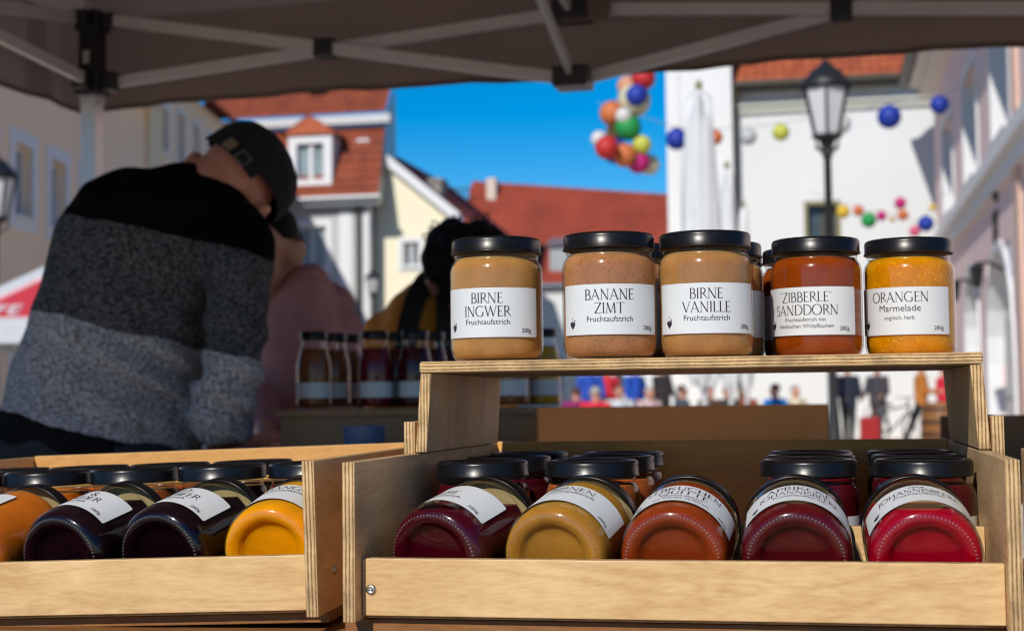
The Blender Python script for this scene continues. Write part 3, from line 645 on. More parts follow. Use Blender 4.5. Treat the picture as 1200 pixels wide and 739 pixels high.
cl = [(754,92,14,'red','uppermost red paper lantern of the hanging sky cluster'), (756,84,11,'yellow','yellow paper lantern touching the uppermost red lantern under the canopy edge'),
 (746,112,13,'blue','blue paper lantern in front of the large cream one'), (743,118,19.5,'cream','largest cream paper lantern behind a blue one in the sky cluster'), (735,101,12,'peach','peach paper lantern half hidden behind the large cream one'),
 (717,133,14.5,'orange','orange paper lantern left of the large green one in the cluster'), (731,136,10,'white','small white paper lantern between the orange and cream ones'),
 (736,149,15.5,'green','large green paper lantern in the middle of the sky cluster'), (722,154,12,'tan','tan paper lantern partly behind the large green one'),
 (702,163,9.5,'white','small white paper lantern at the outer edge by the red one'), (711,173,14,'red','lower red paper lantern overlapping a blue one'), (721,177,15,'blue','blue paper lantern squeezed behind the lower red one'),
 (732,182,14,'orange','burnt orange paper lantern between the blue and magenta ones'), (752,170,11.5,'lime','lime yellow paper lantern above the magenta one'), (748,190,13.5,'magenta','magenta paper lantern at the foot of the sky cluster'), (761,193,12,'cream','pale cream paper lantern behind the magenta one')]
for i, (u, v, r_, c, lab) in enumerate(cl):
    tops.append(lantern(u, v, r_, 21.5+(.35 if lab.find('behind') > 0 and c != 'blue' else 0)-(.35 if 'front' in lab or 'overlapping' in lab else 0)+.08*(i % 3), c, lab, G1))
row2 = [(793,163,13,'blue','blue paper lantern half behind the tall furled parasol'), (838,161,9,'orange','orange paper lantern emerging from behind the tall furled parasol'), (877,160,10,'grey','grey paper lantern beside the white hall downpipe'),
 (915,155,10,'lime','lime paper lantern between grey lantern and street lamp'), (984,145,13,'white','white paper lantern behind the street lamp'), (1042,137,14,'blue','large blue paper lantern hanging between street lamp and pink house'), (1101,123,11,'blue','blue paper lantern in front of the pink house corner')]
t2 = [lantern(u, v, r_, 24, c, lab, G2) for u, v, r_, c, lab in row2]
row3 = [(988,248,8,'yellow','small yellow paper lantern beside the dark arched window'), (1006,247,6.5,'orange','small orange paper lantern between yellow and green ones'), (1018,258,9,'green','small green paper lantern low on the white hall'), (1033,253,6,'magenta','small magenta paper lantern next to the small green one'),
 (1055,238,7,'magenta','small magenta paper lantern above an orange one'), (1058,252,6.5,'orange','small orange paper lantern beneath a magenta one'), (1046,257,3.5,'tan','tiny tan paper lantern low on the white hall'), (1085,262,9.5,'blue','small blue paper lantern near the pink house corner'), (1072,271,6.5,'pink','small pink paper lantern just below the small blue one'), (1093,243,4,'yellow','tiny yellow paper lantern on the pink house edge')]
t3 = [lantern(u, v, r_, 31, c, lab, G3) for u, v, r_, c, lab in row3]
CORD = mat('thin grey cord', (.25, .25, .24), .7)
def cord(pts, lab):
    b = MB(); b.tube(pts, .006, 5); tag(b.build('garland_cord', CORD), lab, 'cord')
def hang(tt, a, bb, lab):
    pts = [a]+[p+Vector((0, 0, r_+.01)) for p, r_ in tt]+[bb]; cord(pts, lab)
t1 = sorted(tops, key=lambda q: -q[0].z)
cord([t1[0][0]+Vector((.4, .5, 3.2)), t1[0][0]+Vector((0, 0, .3))]+[p+Vector((0, 0, r_*.9)) for p, r_ in t1], 'thin cord carrying the paper lantern cluster before the sky')
hang(t2, PD(700, 120, 26), PY(1150, 95, 20), 'thin cord carrying the lantern row across the white hall')
hang(sorted(t3, key=lambda q: q[0].x), PD(950, 225, 36), PD(1110, 225, 30), 'thin cord carrying the small lanterns low on the white hall')

# ================================================================== CANOPY
def canopy():
    base = PD(97, 118, 4.3); zb = base.z                 # bottom of the corner bracket
    mwx = Matrix.Translation((base.x, base.y, 0)) @ Matrix.Rotation(R(-3.3), 4, 'Z')
    t = thing('canopy_tent', 'dark brown pop up canopy over the stall with scissor truss frame', 'canopy', mw=mwx)
    S = 2.84; Sy = 3.35; ztop = zb+.235; zv = zb-.02; ridge = ztop+.62
    FAB = mat('dark brown canopy cloth', (.19, .135, .108), .8, var=.2, scale=3, bump=.35, bscale=5, trans=.34)
    ALU = mat('brushed grey aluminium', (.55, .52, .50), .45, .35, var=.1, scale=12)
    PLA = mat('black plastic bracket', (.012, .012, .013), .4)
    # local: x to the right along the far side, -y towards the customer side
    def ring(sx, sy, z): return (sx, sy, z)
    # roof: four sagging faces (grid so that the cloth dips between frame lines)
    C = Vector((S/2, -Sy/2, ridge)); cs = [Vector((-.04, .04, ztop)), Vector((S+.04, .04, ztop)), Vector((S+.04, -Sy-.04, ztop)), Vector((-.04, -Sy-.04, ztop))]
    for k in range(4):
        a, b2 = cs[k], cs[(k+1) % 4]; b = MB(); N = 14
        def pt(i, j):
            s_ = i/N; e = a.lerp(b2, j/N); p = e.lerp(C, s_); p.z -= .07*math.sin(math.pi*s_)*math.sin(math.pi*j/N)*1.2; return p
        for i in range(N):
            for j in range(N): b.quad(pt(i, j), pt(i, j+1), pt(i+1, j+1), pt(i+1, j))
        b.build('roof_panel', FAB, t, True)
        b = MB(); M_ = 40
        for j in range(M_):
            e0, e1 = a.lerp(b2, j/M_), a.lerp(b2, (j+1)/M_); out = Vector((a.y-b2.y, b2.x-a.x, 0)).normalized()
            wv = lambda jj: .012*math.sin(jj*1.1)+.008*math.sin(jj*2.7+k)
            sag = lambda jj: .012*math.sin(math.pi*((jj/M_*2) % 1))
            f0, f1 = Vector((e0.x, e0.y, zv+.0+sag(j)))+out*wv(j), Vector((e1.x, e1.y, zv+sag(j+1)))+out*wv(j+1)
            b.quad(e0, e1, f1, f0)
        vo = b.build('valance', FAB, t, True)
        b = MB()
        for j in range(M_):
            e0, e1 = a.lerp(b2, j/M_), a.lerp(b2, (j+1)/M_); out = Vector((a.y-b2.y, b2.x-a.x, 0)).normalized()
            f0, f1 = Vector((e0.x, e0.y, zv+sag(j)))+out*wv(j), Vector((e1.x, e1.y, zv+sag(j+1)))+out*wv(j+1)
            b.bar(f0, f1, .006, .012)
        b.build('hem', FAB, vo)
    ins = .07
    cor = [Vector((ins, -ins, 0)), Vector((S-ins, -ins, 0)), Vector((S-ins, -Sy+ins, 0)), Vector((ins, -Sy+ins, 0))]
    zl, zu = zb+.03, zb+.20
    for k in range(4):
        p = cor[k]; b = MB(); b.box(p.x-.022, p.x+.022, p.y-.022, p.y+.022, .01, ztop-.03); lg = b.build('leg', ALU, t)
        b = MB(); b.box(p.x-.08, p.x+.08, p.y-.08, p.y+.08, 0, .01); b.build('foot_plate', ALU, lg)
        for z, h in ((zl, .075), (zu, .055)):
            b = MB(); b.box(p.x-.036, p.x+.036, p.y-.036, p.y+.036, z-h/2, z+h/2)
            nx = (1 if k in (0, 3) else -1); ny = (-1 if k in (0, 1) else 1)
            b.box(min(p.x, p.x+nx*.075), max(p.x, p.x+nx*.075), p.y-.02, p.y+.02, z-h*.35, z+h*.35); b.box(p.x-.02, p.x+.02, min(p.y, p.y+ny*.075), max(p.y, p.y+ny*.075), z-h*.35, z+h*.35)
            me = b.build('bracket', PLA, t); bevel(me.data, .004)
        b = MB(); b.box(p.x-.027, p.x+.027, p.y-.027, p.y+.027, zl+.035, zu-.025); b.build('sleeve', PLA, t)
        b = MB(); b.box(p.x-.012, p.x+.006, p.y-.0285, p.y-.0272, zl+.05, zl+.085); b.build('sticker', mat('sticker paper', (.45, .42, .36), .6) if k == 0 else bpy.data.materials['sticker paper'], t)
        b = MB()
        for i in range(16):
            a0 = 2*math.pi*i/16; a1 = 2*math.pi*(i+1)/16
            b.tube([(p.x+.035+.014*math.cos(a0), p.y-.02, zl-.055+.014*math.sin(a0)), (p.x+.035+.014*math.cos(a1), p.y-.02, zl-.055+.014*math.sin(a1))], .003, 5)
        b.build('pull_ring', STEEL, t)
    for k in range(4):
        a, c = cor[k], cor[(k+1) % 4]; d = (c-a).normalized(); out = Vector((d.y, -d.x, 0))
        mid = (a+c)/2; inn = (Vector((S/2, -Sy/2, 0))-mid).normalized()
        pts = [a+d*.05, mid-d*.03, mid+d*.03, c-d*.05]
        for (p, q) in ((pts[0], pts[1]), (pts[2], pts[3])):
            for s_, off in ((0, .012), (1, -.012)):
                z0, z1 = (zl, zu) if s_ else (zu, zl)
                if p is pts[0]: z1 -= .075
                else: z0 -= .075
                b = MB(); b.bar((p.x+inn.x*off, p.y+inn.y*off, z0), (q.x+inn.x*off, q.y+inn.y*off, z1), .014, .030); b.build('truss_bar', ALU, t)
            m = (p+q)/2; b = MB(); zm = (zl+zu)/2-.0375; b.box(m.x-.026, m.x+.026, m.y-.026, m.y+.026, zm-.024, zm+.024); bb = b.build('pivot', PLA, t); bevel(bb.data, .003)
        for z in (zl, zu):
            b = MB(); b.box(mid.x-.045, mid.x+.045, mid.y-.045, mid.y+.045, z-.101, z-.049); bb = b.build('bracket', PLA, t); bevel(bb.data, .004)
        # struts from the middle of each side to the centre hub
        hub = Vector((S/2, -Sy/2, 0)); hz0, hz1 = zl+.28, zu+.32
        for z, hz in ((zl, hz1), (zu, hz0)):
            b = MB(); b.bar((mid.x, mid.y, z-.075), (hub.x, hub.y, hz), .014, .028); b.build('strut', ALU, t)
        b = MB(); b.quad(mid+Vector((0, 0, zu+.02))+d*.12+inn*.05, mid+Vector((0, 0, zu+.02))-d*.02+inn*.05, mid+Vector((0, 0, zl+.06))-d*.02+inn*.03, mid+Vector((0, 0, zl+.06))+d*.10+inn*.03)
        b.build('reinforcement_flap', FAB, t)
    b = MB(); b.lathe([(0, zl+.22), (.05, zl+.22), (.05, zu+.36), (.02, ridge-.06), (0, ridge-.05)], 16, c=(S/2, -Sy/2, 0)); b.build('hub', PLA, t)
canopy()
# ================================================================== TABLES AND TRAYS
TZ = 0.838
def table(name, label, x0, x1, y0, y1, zt, nplank, m, th=.03, gap=.004, mw=None):
    t = thing(name, label, 'table', mw=mw if mw is not None else Matrix())
    wd = (y1-y0)/nplank
    for i in range(nplank):
        b = MB(); b.box(x0, x1, y0+i*wd+gap/2, y0+(i+1)*wd-gap/2, zt-th, zt-random.random()*.0006); o = b.build('plank', m, t); bevel(o.data, .0025)
    for y in (y0+.06, y1-.10):
        for x in (x0+.08, x1-.12):
            b = MB(); b.box(x, x+.05, y, y+.05, 0, zt-th-.001); b.build('leg', m, t)
    for x in (x0+.08, x1-.12):
        b = MB(); b.box(x+.01, x+.04, y0+.111, y1-.101, zt-.14, zt-th-.001); b.build('rail', m, t)
    return t
table('display_table', 'honey coloured plank table under the plywood jam trays', -1.45, .95, .935, 1.62, TZ, 7, PINE['x'], .028)

def tray(mw, label, W=.448, front=1.02, recess=.015, back=1.49, face=BIRCH, side=WORN, backf=WORN, floorz=.853):
    t = thing('jam_tray', label, 'tray', mw=mw, group='plywood jam trays'); z0 = .850; z1 = .9597; th = .009
    x0, x1 = -W, 0.0
    for x in (x0, x1-th): board('side_board', t, (x, x+th), (front, back+th), (z0, z1), 'x', side, 'y')
    board('front_board', t, (x0+th+.0004, x1-th-.0004), (front+recess, front+recess+th), (z0+.003, .8925), 'y', face, 'x')
    board('back_board', t, (x0+th+.0004, x1-th-.0004), (back, back+th-.001), (z0+.003, z1+.001), 'y', backf, 'x')
    board('floor_board', t, (x0+th+.0004, x1-th-.0004), (front+recess+th+.0004, back-.0004), (z0+.0002, floorz), 'z', side, 'x', .0003)
    board('rest_strip', t, (x0+th+.0006, x1-th-.0006), (1.126, 1.135), (floorz+.0002, .8672), 'y', face, 'x', .0005)
    board('divider_strip', t, (x0+th+.0006, x1-th-.0006), (1.1575, 1.1665), (floorz+.0002, .9060), 'y', face, 'x', .0005)
    fy = front+recess
    screw(t, (x0+th+.007, fy-.0002, .871), (0, -1, 0)); screw(t, (x1+.0002, fy+.03, .8785), (1, 0, 0)); screw(t, (x0-.0002, fy+.03, .8785), (-1, 0, 0))
    return t
CTR_X = .1192
mw_c = Matrix.Translation((CTR_X, 0, 0))
tray(mw_c, 'plywood tray of jams with a raised jar shelf standing on its sides', backf=LIFTB)
# left tray: turned a little and tipped towards its far end
piv = Vector((-.353, 1.04, .8505))
mw_l = Matrix.Translation(piv) @ Matrix.Rotation(R(2.8), 4, 'Z') @ Matrix.Rotation(R(-1.6), 4, 'Y') @ Matrix.Translation((0, -1.02, -.850))
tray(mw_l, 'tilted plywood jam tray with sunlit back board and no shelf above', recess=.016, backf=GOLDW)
# wedge of wood that carries the tipped tray
b = MB(); b.box(-.445, .0, 1.048, 1.50, .8425, .8497); o = b.build('support_plank', PINE['x'], None, mw=mw_l); bevel(o.data, .0008)
tag(o, 'pine plank lying on the table under the tilted jam tray', 'plank')
b = MB(); b.box(-.335, .125, 1.0445, 1.50, .8383, .8497); o = b.build('support_plank', PINE['x']); bevel(o.data, .0008)
tag(o, 'pine plank lying on the table under the shelf tray', 'plank')
# right neighbour
mw_r = Matrix.Translation((.590, .03, -.010)) @ Matrix.Rotation(R(-1.5), 4, 'Z')
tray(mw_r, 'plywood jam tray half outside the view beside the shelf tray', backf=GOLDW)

# riser shelf
def riser():
    t = thing('riser_shelf', 'plywood shelf bridge carrying the upper jars across the shelf tray', 'shelf', loc=(0, 0, 0))
    yl, yh = 1.19, 1.465; xl, xr = -.3185, .1153; zt, zb = 1.0328, 1.0238
    me = board('shelf_board', t, (xl, xr), (yl, yh), (zb, zt), 'z', WORN, 'x', .0018)
    for s in (-1, 1):
        h = zb-.0002-.9605; sp = .0045*s
        xo = xl+.0005 if s < 0 else xr-.0005
        o = board('side_panel', t, (-.0045, .0045), (yl+.002, yh-.002), (-h/2, h/2), 'x', WORN, 'z')
        o.location = (xo-s*.0045+sp*.5, (yl+yh)/2, .9605+h/2)
        sh = Matrix.Identity(4); sh[0][2] = -sp/h
        o.data.transform(sh)
        xo2 = xo+sp
        o = board('cleat', t, (-.0045, .0045), (yl+.002, yh-.03), (-.019, .019), 'x', WORN, 'y')
        o.location = (xo2+s*.0052, (yl+yh)/2-.014, .962+.004)
riser()

# ================================================================== JARS
GL, nt, bs = newmat('clear jar glass'); n_ = nt.nodes; l_ = nt.links; n_.remove(bs)
tr = n_.new('ShaderNodeBsdfTransparent'); tr.inputs[0].default_value = (.97, .98, .975, 1)
g1 = n_.new('ShaderNodeBsdfGlossy'); g1.inputs['Roughness'].default_value = .025
g2 = n_.new('ShaderNodeBsdfGlossy'); g2.inputs['Roughness'].default_value = .22
gg = n_.new('ShaderNodeMixShader'); gg.inputs[0].default_value = .25; l_.new(g1.outputs[0], gg.inputs[1]); l_.new(g2.outputs[0], gg.inputs[2])
ge = n_.new('ShaderNodeNewGeometry'); dt = n_.new('ShaderNodeVectorMath'); dt.operation = 'DOT_PRODUCT'; l_.new(ge.outputs['Normal'], dt.inputs[0]); l_.new(ge.outputs['Incoming'], dt.inputs[1])
ab = n_.new('ShaderNodeMath'); ab.operation = 'ABSOLUTE'; l_.new(dt.outputs['Value'], ab.inputs[0])
om = n_.new('ShaderNodeMath'); om.operation = 'SUBTRACT'; om.inputs[0].default_value = 1; l_.new(ab.outputs[0], om.inputs[1])
pw = n_.new('ShaderNodeMath'); pw.operation = 'POWER'; pw.inputs[1].default_value = 5; l_.new(om.outputs[0], pw.inputs[0])
fr = n_.new('ShaderNodeMath'); fr.operation = 'MULTIPLY_ADD'; fr.inputs[1].default_value = .94; fr.inputs[2].default_value = .036; l_.new(pw.outputs[0], fr.inputs[0])   # reflectance of a glass face, same from both sides
tcg = n_.new('ShaderNodeTexCoord'); nzg = n_.new('ShaderNodeTexNoise'); nzg.inputs['Scale'].default_value = 60; l_.new(tcg.outputs['Object'], nzg.inputs[0])
bpg = n_.new('ShaderNodeBump'); bpg.inputs['Strength'].default_value = .06; bpg.inputs['Distance'].default_value = .002; l_.new(nzg.outputs[0], bpg.inputs['Height']); l_.new(bpg.outputs[0], g1.inputs['Normal']); l_.new(bpg.outputs[0], g2.inputs['Normal'])
msg = n_.new('ShaderNodeMixShader'); l_.new(fr.outputs[0], msg.inputs[0]); l_.new(tr.outputs[0], msg.inputs[1]); l_.new(gg.outputs[0], msg.inputs[2]); l_.new(msg.outputs[0], n_['Material Output'].inputs[0])
STIP, nt, bs = newmat('stippled base glass'); n_ = nt.nodes; l_ = nt.links
bs.inputs['Base Color'].default_value = (.75, .76, .76, 1); bs.inputs['Roughness'].default_value = .12; bs.inputs['Specular IOR Level'].default_value = 1.0
tr = n_.new('ShaderNodeBsdfTransparent'); ms_ = n_.new('ShaderNodeMixShader'); ms_.inputs[0].default_value = .09
l_.new(tr.outputs[0], ms_.inputs[1]); l_.new(bs.outputs[0], ms_.inputs[2]); l_.new(ms_.outputs[0], n_['Material Output'].inputs[0])
LID = mat('black lacquered lid', (.005, .005, .006), .30, var=.1, scale=40, spec=.32, bump=.03, bscale=60)
GOLD = mat('gold lid lacquer', (.62, .47, .22), .35, .3)
PAPER = mat('white label paper', (.60, .62, .63), .45, var=.02, scale=60, spec=.3)
INK = mat('dark plum printing ink', (.018, .010, .026), .5)

def jam_mat(name, c, sss=.85, speck=0, var=.34, dark=None):
    m = mat(name, c, .5, var=var, scale=48, coat=.3, sss=sss, bump=.08, bscale=120, spec=.0)
    if speck:
        nt = m.node_tree; n = nt.nodes; l = nt.links; b = n['Principled BSDF']; src = b.inputs['Base Color'].links[0].from_socket
        tc = n.new('ShaderNodeTexCoord'); v = n.new('ShaderNodeTexNoise'); v.inputs['Scale'].default_value = 420; v.inputs['Detail'].default_value = 2; l.new(tc.outputs['Object'], v.inputs[0])
        r_ = n.new('ShaderNodeValToRGB'); r_.color_ramp.elements[0].position = .58; r_.color_ramp.elements[1].position = .66; l.new(v.outputs[0], r_.inputs[0])
        f = n.new('ShaderNodeMath'); f.operation = 'MULTIPLY'; f.inputs[1].default_value = speck; l.new(r_.outputs[0], f.inputs[0])
        mx = n.new('ShaderNodeMix'); mx.data_type = 'RGBA'; l.new(f.outputs[0], mx.inputs[0]); l.new(src, mx.inputs[6]); mx.inputs[7].default_value = rgba(dark or [x*.4 for x in c]); l.new(mx.outputs[2], b.inputs['Base Color'])
    return m
JAM = dict(
    pear=jam_mat('pear spread', (.40, .195, .055)), banana=jam_mat('banana spread', (.38, .165, .065), speck=.5), vanilla=jam_mat('pear vanilla spread', (.38, .18, .058), speck=.25),
    zibber=jam_mat('plum sea buckthorn spread', (.25, .042, .002)), orange=jam_mat('orange marmalade', (.58, .21, .0008), var=.35, speck=.4, dark=(.85, .42, .02)),
    berry=jam_mat('dark berry jam', (.045, .001, .005)), pears=jam_mat('clear pear spread', (.33, .150, .018)), quince=jam_mat('quince spread', (.21, .028, .004), speck=.3),
    aprired=jam_mat('apricot currant jam', (.075, .003, .005)), currant=jam_mat('red currant jelly', (.27, .0006, .010)), apricot=jam_mat('apricot jam', (.48, .115, .006)),
    elder=jam_mat('elderberry jam', (.006, .0016, .004)), wild=jam_mat('wild blueberry jam', (.005, .0012, .003)), mango=jam_mat('mango spread', (.66, .25, .001)), rose=jam_mat('dark red jam', (.07, .002, .006)),
    rust=jam_mat('rust orange jam', (0.3280, 0.0792, 0.0165)))

RB = .038
GPROF = [(0, .0042), (.012, .0040), (.020, .0034), (.0245, .0022), (.0265, .0010), (.0285, .0002), (.0305, .0000), (.0325, .0006), (.0350, .0022), (.0368, .0052), (.0377, .0090), (.038, .0130),
         (.038, .0705), (.0379, .0735), (.0373, .0765), (.0361, .0793), (.0347, .0813), (.0339, .0828), (.0340, .0840), (.0346, .0848), (.0346, .0858), (.0338, .0868), (.0336, .0890), (.0336, .0965)]
b = MB(); b.lathe(GPROF, 64); GLASS_ME = b.mesh('glass', GL, True)
b = MB()
for k in range(76):   # knurled bearing ring
    a = 2*math.pi*k/76; c_ = Vector((.0318*math.cos(a), .0318*math.sin(a), .0003)); n0 = len(b.v)
    d = Vector((math.cos(a), math.sin(a), 0)); t_ = Vector((-math.sin(a), math.cos(a), 0))
    for p in (c_-d*.0011, c_+t_*.0008+Vector((0,0,.0003)), c_+d*.0013+Vector((0,0,.0008)), c_-t_*.0008+Vector((0,0,.0003)), c_+Vector((0,0,-.0008))): b.v.append(tuple(p))
    for q in ((0,1,4), (1,2,4), (2,3,4), (3,0,4)): b.f.append(tuple(n0+i for i in q)); b.m.append(0)
KNURL_ME = b.mesh('knurling', STIP, True)
b = MB(); b.lathe([(0, .0981), (.0270, .0981), (.0285, .0985), (.0297, .0995), (.0315, .1000), (.0335, .1000), (.0352, .0995), (.0362, .0984), (.0366, .0970), (.0366, .0892), (.0372, .0886), (.0374, .0880), (.0371, .0874), (.0362, .0873), (.0356, .0878)], 72, 0)
b.lathe([(.0356, .0878), (.0352, .0960), (.0335, .0966), (0, .0966)], 48, 1); LID_ME = b.mesh('lid', [LID, GOLD], True)
def jam_profile(fill):
    g = .0013; P = [(0, .0082), (.018, .0080), (.0225, .0074), (.0238, .0050), (.0255, .0028), (.030, .0016)]
    for (r_, z) in GPROF:
        if z >= .002 and r_ > .033 and z < fill: P.append((r_-g, z+(.0008 if z < .01 else 0)))
    rr = P[-1][0]; P += [(rr, fill), (rr-.0015, fill+.0002), (0, fill-.0006)]; return P
JAMME = {}
def jam_mesh(kind, fill, cut=None):
    key = (kind, fill, cut)
    if key in JAMME: return JAMME[key]
    b = MB(); b.lathe(jam_profile(fill), 64); me = b.mesh('jam', JAM[kind], True)
    if cut is not None:   # level surface of a jar lying on its side: keep the part below the plane (local -y is up)
        bm = bmesh.new(); bm.from_mesh(me); h, th, spn = cut
        no = Matrix.Rotation(-spn, 3, 'Z') @ Vector((0, -math.cos(th), math.sin(th)))
        gm = bmesh.ops.bisect_plane(bm, geom=bm.verts[:]+bm.edges[:]+bm.faces[:], plane_co=no*h+Vector((0, 0, .045))-Vector((0, 0, 0)), plane_no=no, clear_outer=True)
        es = [e for e in gm['geom_cut'] if isinstance(e, bmesh.types.BMEdge)]
        f = bmesh.ops.edgeloop_fill(bm, edges=es)
        for x in f['faces']: x.smooth = False
        bm.to_mesh(me); bm.free()
    JAMME[key] = me; return me

# ---- titling capitals drawn as strokes of changing width
def glyph(ch):
    T, t = .118, .050; S = []
    def ln(x0, y0, x1, y1, w0, w1=None): S.append(('l', x0, y0, x1, y1, w0, w1 or w0))
    def st(x, y0=0, y1=1, w=T, sb=True, stp=True):
        ln(x, y0, x, y1, w)
        if sb: ln(x-.11, y0+.014, x+.11, y0+.014, .028)
        if stp: ln(x-.11, y1-.014, x+.11, y1-.014, .028)
    def arc(cx, cy, rx, ry, a0, a1, w0=t, w1=T, n=14):
        p = None
        for i in range(n+1):
            a = R(a0+(a1-a0)*i/n); x, y = cx+rx*math.cos(a), cy+ry*math.sin(a); wv = w0+(w1-w0)*abs(math.cos(a))
            if p: ln(p[0], p[1], x, y, p[2], wv)
            p = (x, y, wv)
    W = .7
    if ch == 'A': ln(.04, 0, .38, 1.0, t); ln(.36, 1.02, .74, 0, T); ln(.16, .34, .61, .34, t); ln(-.04, .014, .14, .014, .028); ln(.62, .014, .86, .014, .028); W = .80
    elif ch == 'B': st(.12); ln(.12, .985, .3, .985, t); ln(.12, .52, .32, .52, t); ln(.12, .015, .32, .015, t); arc(.30, .752, .19, .233, -90, 90); arc(.32, .268, .25, .253, -90, 90); W = .60
    elif ch == 'C': arc(.47, .5, .43, .5, 48, 312, n=22); ln(.76, .87, .76, .72, t); W = .82
    elif ch == 'D': st(.12); ln(.12, .985, .35, .985, t); ln(.12, .015, .35, .015, t); arc(.34, .5, .46, .485, -90, 90, n=18); W = .82
    elif ch == 'E': st(.12); ln(.12, .985, .48, .985, t); ln(.12, .52, .42, .52, t); ln(.12, .015, .50, .015, t); ln(.48, 1, .48, .86, .025); ln(.50, 0, .52, .16, .025); ln(.42, .58, .42, .46, .025); W = .54
    elif ch == 'F': st(.12); ln(.12, .985, .48, .985, t); ln(.12, .52, .42, .52, t); ln(.48, 1, .48, .86, .025); W = .5
    elif ch == 'G': arc(.47, .5, .43, .5, 48, 305, n=22); st(.76, .06, .42, T, False, True); W = .88
    elif ch == 'H': st(.12); st(.68); ln(.12, .52, .68, .52, t); W = .80
    elif ch == 'I': st(.12); W = .24
    elif ch == 'J': st(.2, .02, 1, T, False); arc(.06, .0, .14, .2, -90, 0); W = .32
    elif ch == 'K': st(.12); ln(.14, .46, .60, 1, t); ln(.28, .60, .72, 0, T); ln(.48, .986, .70, .986, .028); W = .74
    elif ch == 'L': st(.12); ln(.12, .015, .50, .015, t); ln(.50, 0, .52, .18, .025); W = .52
    elif ch == 'M': ln(.10, 0, .18, 1, t); ln(.17, 1, .48, .02, T); ln(.48, .02, .80, 1, t); ln(.80, 1, .88, 0, T); ln(.0, .014, .2, .014, .028); ln(.78, .014, .98, .014, .028); W = .98
    elif ch == 'N': st(.12, 0, 1, t, True, False); ln(.10, 1.0, .70, .0, T); st(.72, 0, 1, t, False, True); ln(.0, .986, .14, .986, .028); W = .84
    elif ch == 'O': arc(.48, .5, .44, .51, 0, 360, n=30); W = .96
    elif ch == 'P': st(.12); ln(.12, .985, .3, .985, t); ln(.12, .46, .32, .46, t); arc(.30, .722, .23, .263, -90, 90); W = .56
    elif ch == 'Q': arc(.48, .5, .44, .51, 0, 360, n=30); ln(.5, .05, .95, -.22, T, t); W = .96
    elif ch == 'R': st(.12); ln(.12, .985, .3, .985, t); ln(.12, .5, .32, .5, t); arc(.30, .742, .21, .243, -90, 90); ln(.30, .5, .72, -.03, T, t); W = .66
    elif ch == 'S': arc(.27, .75, .19, .24, 35, 270, n=14); arc(.27, .26, .22, .25, 90, -145, n=14); ln(.44, .93, .44, .79, .025); ln(.07, .07, .07, .22, .025); W = .54
    elif ch == 'T': st(.36, 0, 1, T, True, False); ln(.02, .985, .70, .985, t); ln(.02, 1, .0, .84, .025); ln(.70, 1, .72, .84, .025); W = .72
    elif ch == 'U': st(.12, .28, 1, T, False); st(.66, .2, 1, t, False); arc(.39, .28, .27, .285, 180, 360); W = .78
    elif ch == 'V': ln(.04, 1, .40, 0, T); ln(.40, 0, .74, 1, t); ln(-.06, .986, .16, .986, .028); ln(.64, .986, .84, .986, .028); W = .78
    elif ch == 'W': ln(.04, 1, .32, 0, T); ln(.32, 0, .56, .98, t); ln(.54, 1, .82, 0, T); ln(.82, 0, 1.10, 1, t); ln(-.06, .986, .16, .986, .028); ln(1.0, .986, 1.2, .986, .028); W = 1.14
    elif ch == 'Z': ln(.06, .985, .62, .985, t); ln(.62, 1, .05, 0, T); ln(.05, .015, .64, .015, t); ln(.06, 1, .05, .84, .025); ln(.64, 0, .66, .18, .025); W = .68
    elif ch == '&': arc(.34, .78, .16, .2, -30, 250, n=14); arc(.30, .26, .26, .26, 110, 330, n=14); ln(.22, .64, .74, 0, T); ln(.52, .12, .72, .46, t); W = .8
    elif ch in '"': ln(.06, 1.02, .03, .80, .05, .02); ln(.18, 1.02, .15, .80, .05, .02); W = .22
    elif ch == '-': ln(.05, .42, .32, .42, .05); W = .36
    elif ch == ' ': W = .35
    return S, W
def title_quads(text, cap, tracking=.07):
    out = []; x = 0
    for ch in text:
        S, W = glyph(ch)
        for (_, x0, y0, x1, y1, w0, w1) in S:
            dx, dy = x1-x0, y1-y0; L = math.hypot(dx, dy) or 1; nx, ny = -dy/L, dx/L
            out.append([((x+x0+nx*w0/2)*cap, (y0+ny*w0/2)*cap), ((x+x0-nx*w0/2)*cap, (y0-ny*w0/2)*cap), ((x+x1-nx*w1/2)*cap, (y1-ny*w1/2)*cap), ((x+x1+nx*w1/2)*cap, (y1+ny*w1/2)*cap)])
        x += W+tracking
    return out, (x-tracking)*cap
_txt = {}
def sans(text, size):
    if (text, size) in _txt: return _txt[(text, size)]
    c = bpy.data.curves.new('t', 'FONT'); c.body = text; c.size = size; c.resolution_u = 3
    o = bpy.data.objects.new('t', c); col.objects.link(o); dg = bpy.context.evaluated_depsgraph_get(); dg.update()
    me = bpy.data.meshes.new_from_object(o.evaluated_get(dg)); me.calc_loop_triangles()
    vs = [(v.co.x, v.co.y) for v in me.vertices]; tris = [tuple(t.vertices) for t in me.loop_triangles]
    bpy.data.objects.remove(o); bpy.data.curves.remove(c); bpy.data.meshes.remove(me)
    wd = max(v[0] for v in vs) if vs else 0
    _txt[(text, size)] = (vs, tris, wd); return _txt[(text, size)]
LAB_R = RB+.00018
def wrap(s, t, dr=0): a = s/RB; r_ = LAB_R+dr; return (r_*math.sin(a), -r_*math.cos(a), t)
LW, LH, LB = .090, .0395, .0185
b = MB(); NS = 48; rc = .0015
def lab_outline(s):   # rounded corners: height inset near both ends
    e = LW/2-abs(s)
    return 0 if e >= rc else rc-math.sqrt(max(0, rc*rc-(rc-e)**2))
ss = [-LW/2+LW*i/NS for i in range(NS+1)]; ss = sorted(set(ss+[-LW/2+rc*k/4 for k in range(5)]+[LW/2-rc*k/4 for k in range(5)]))
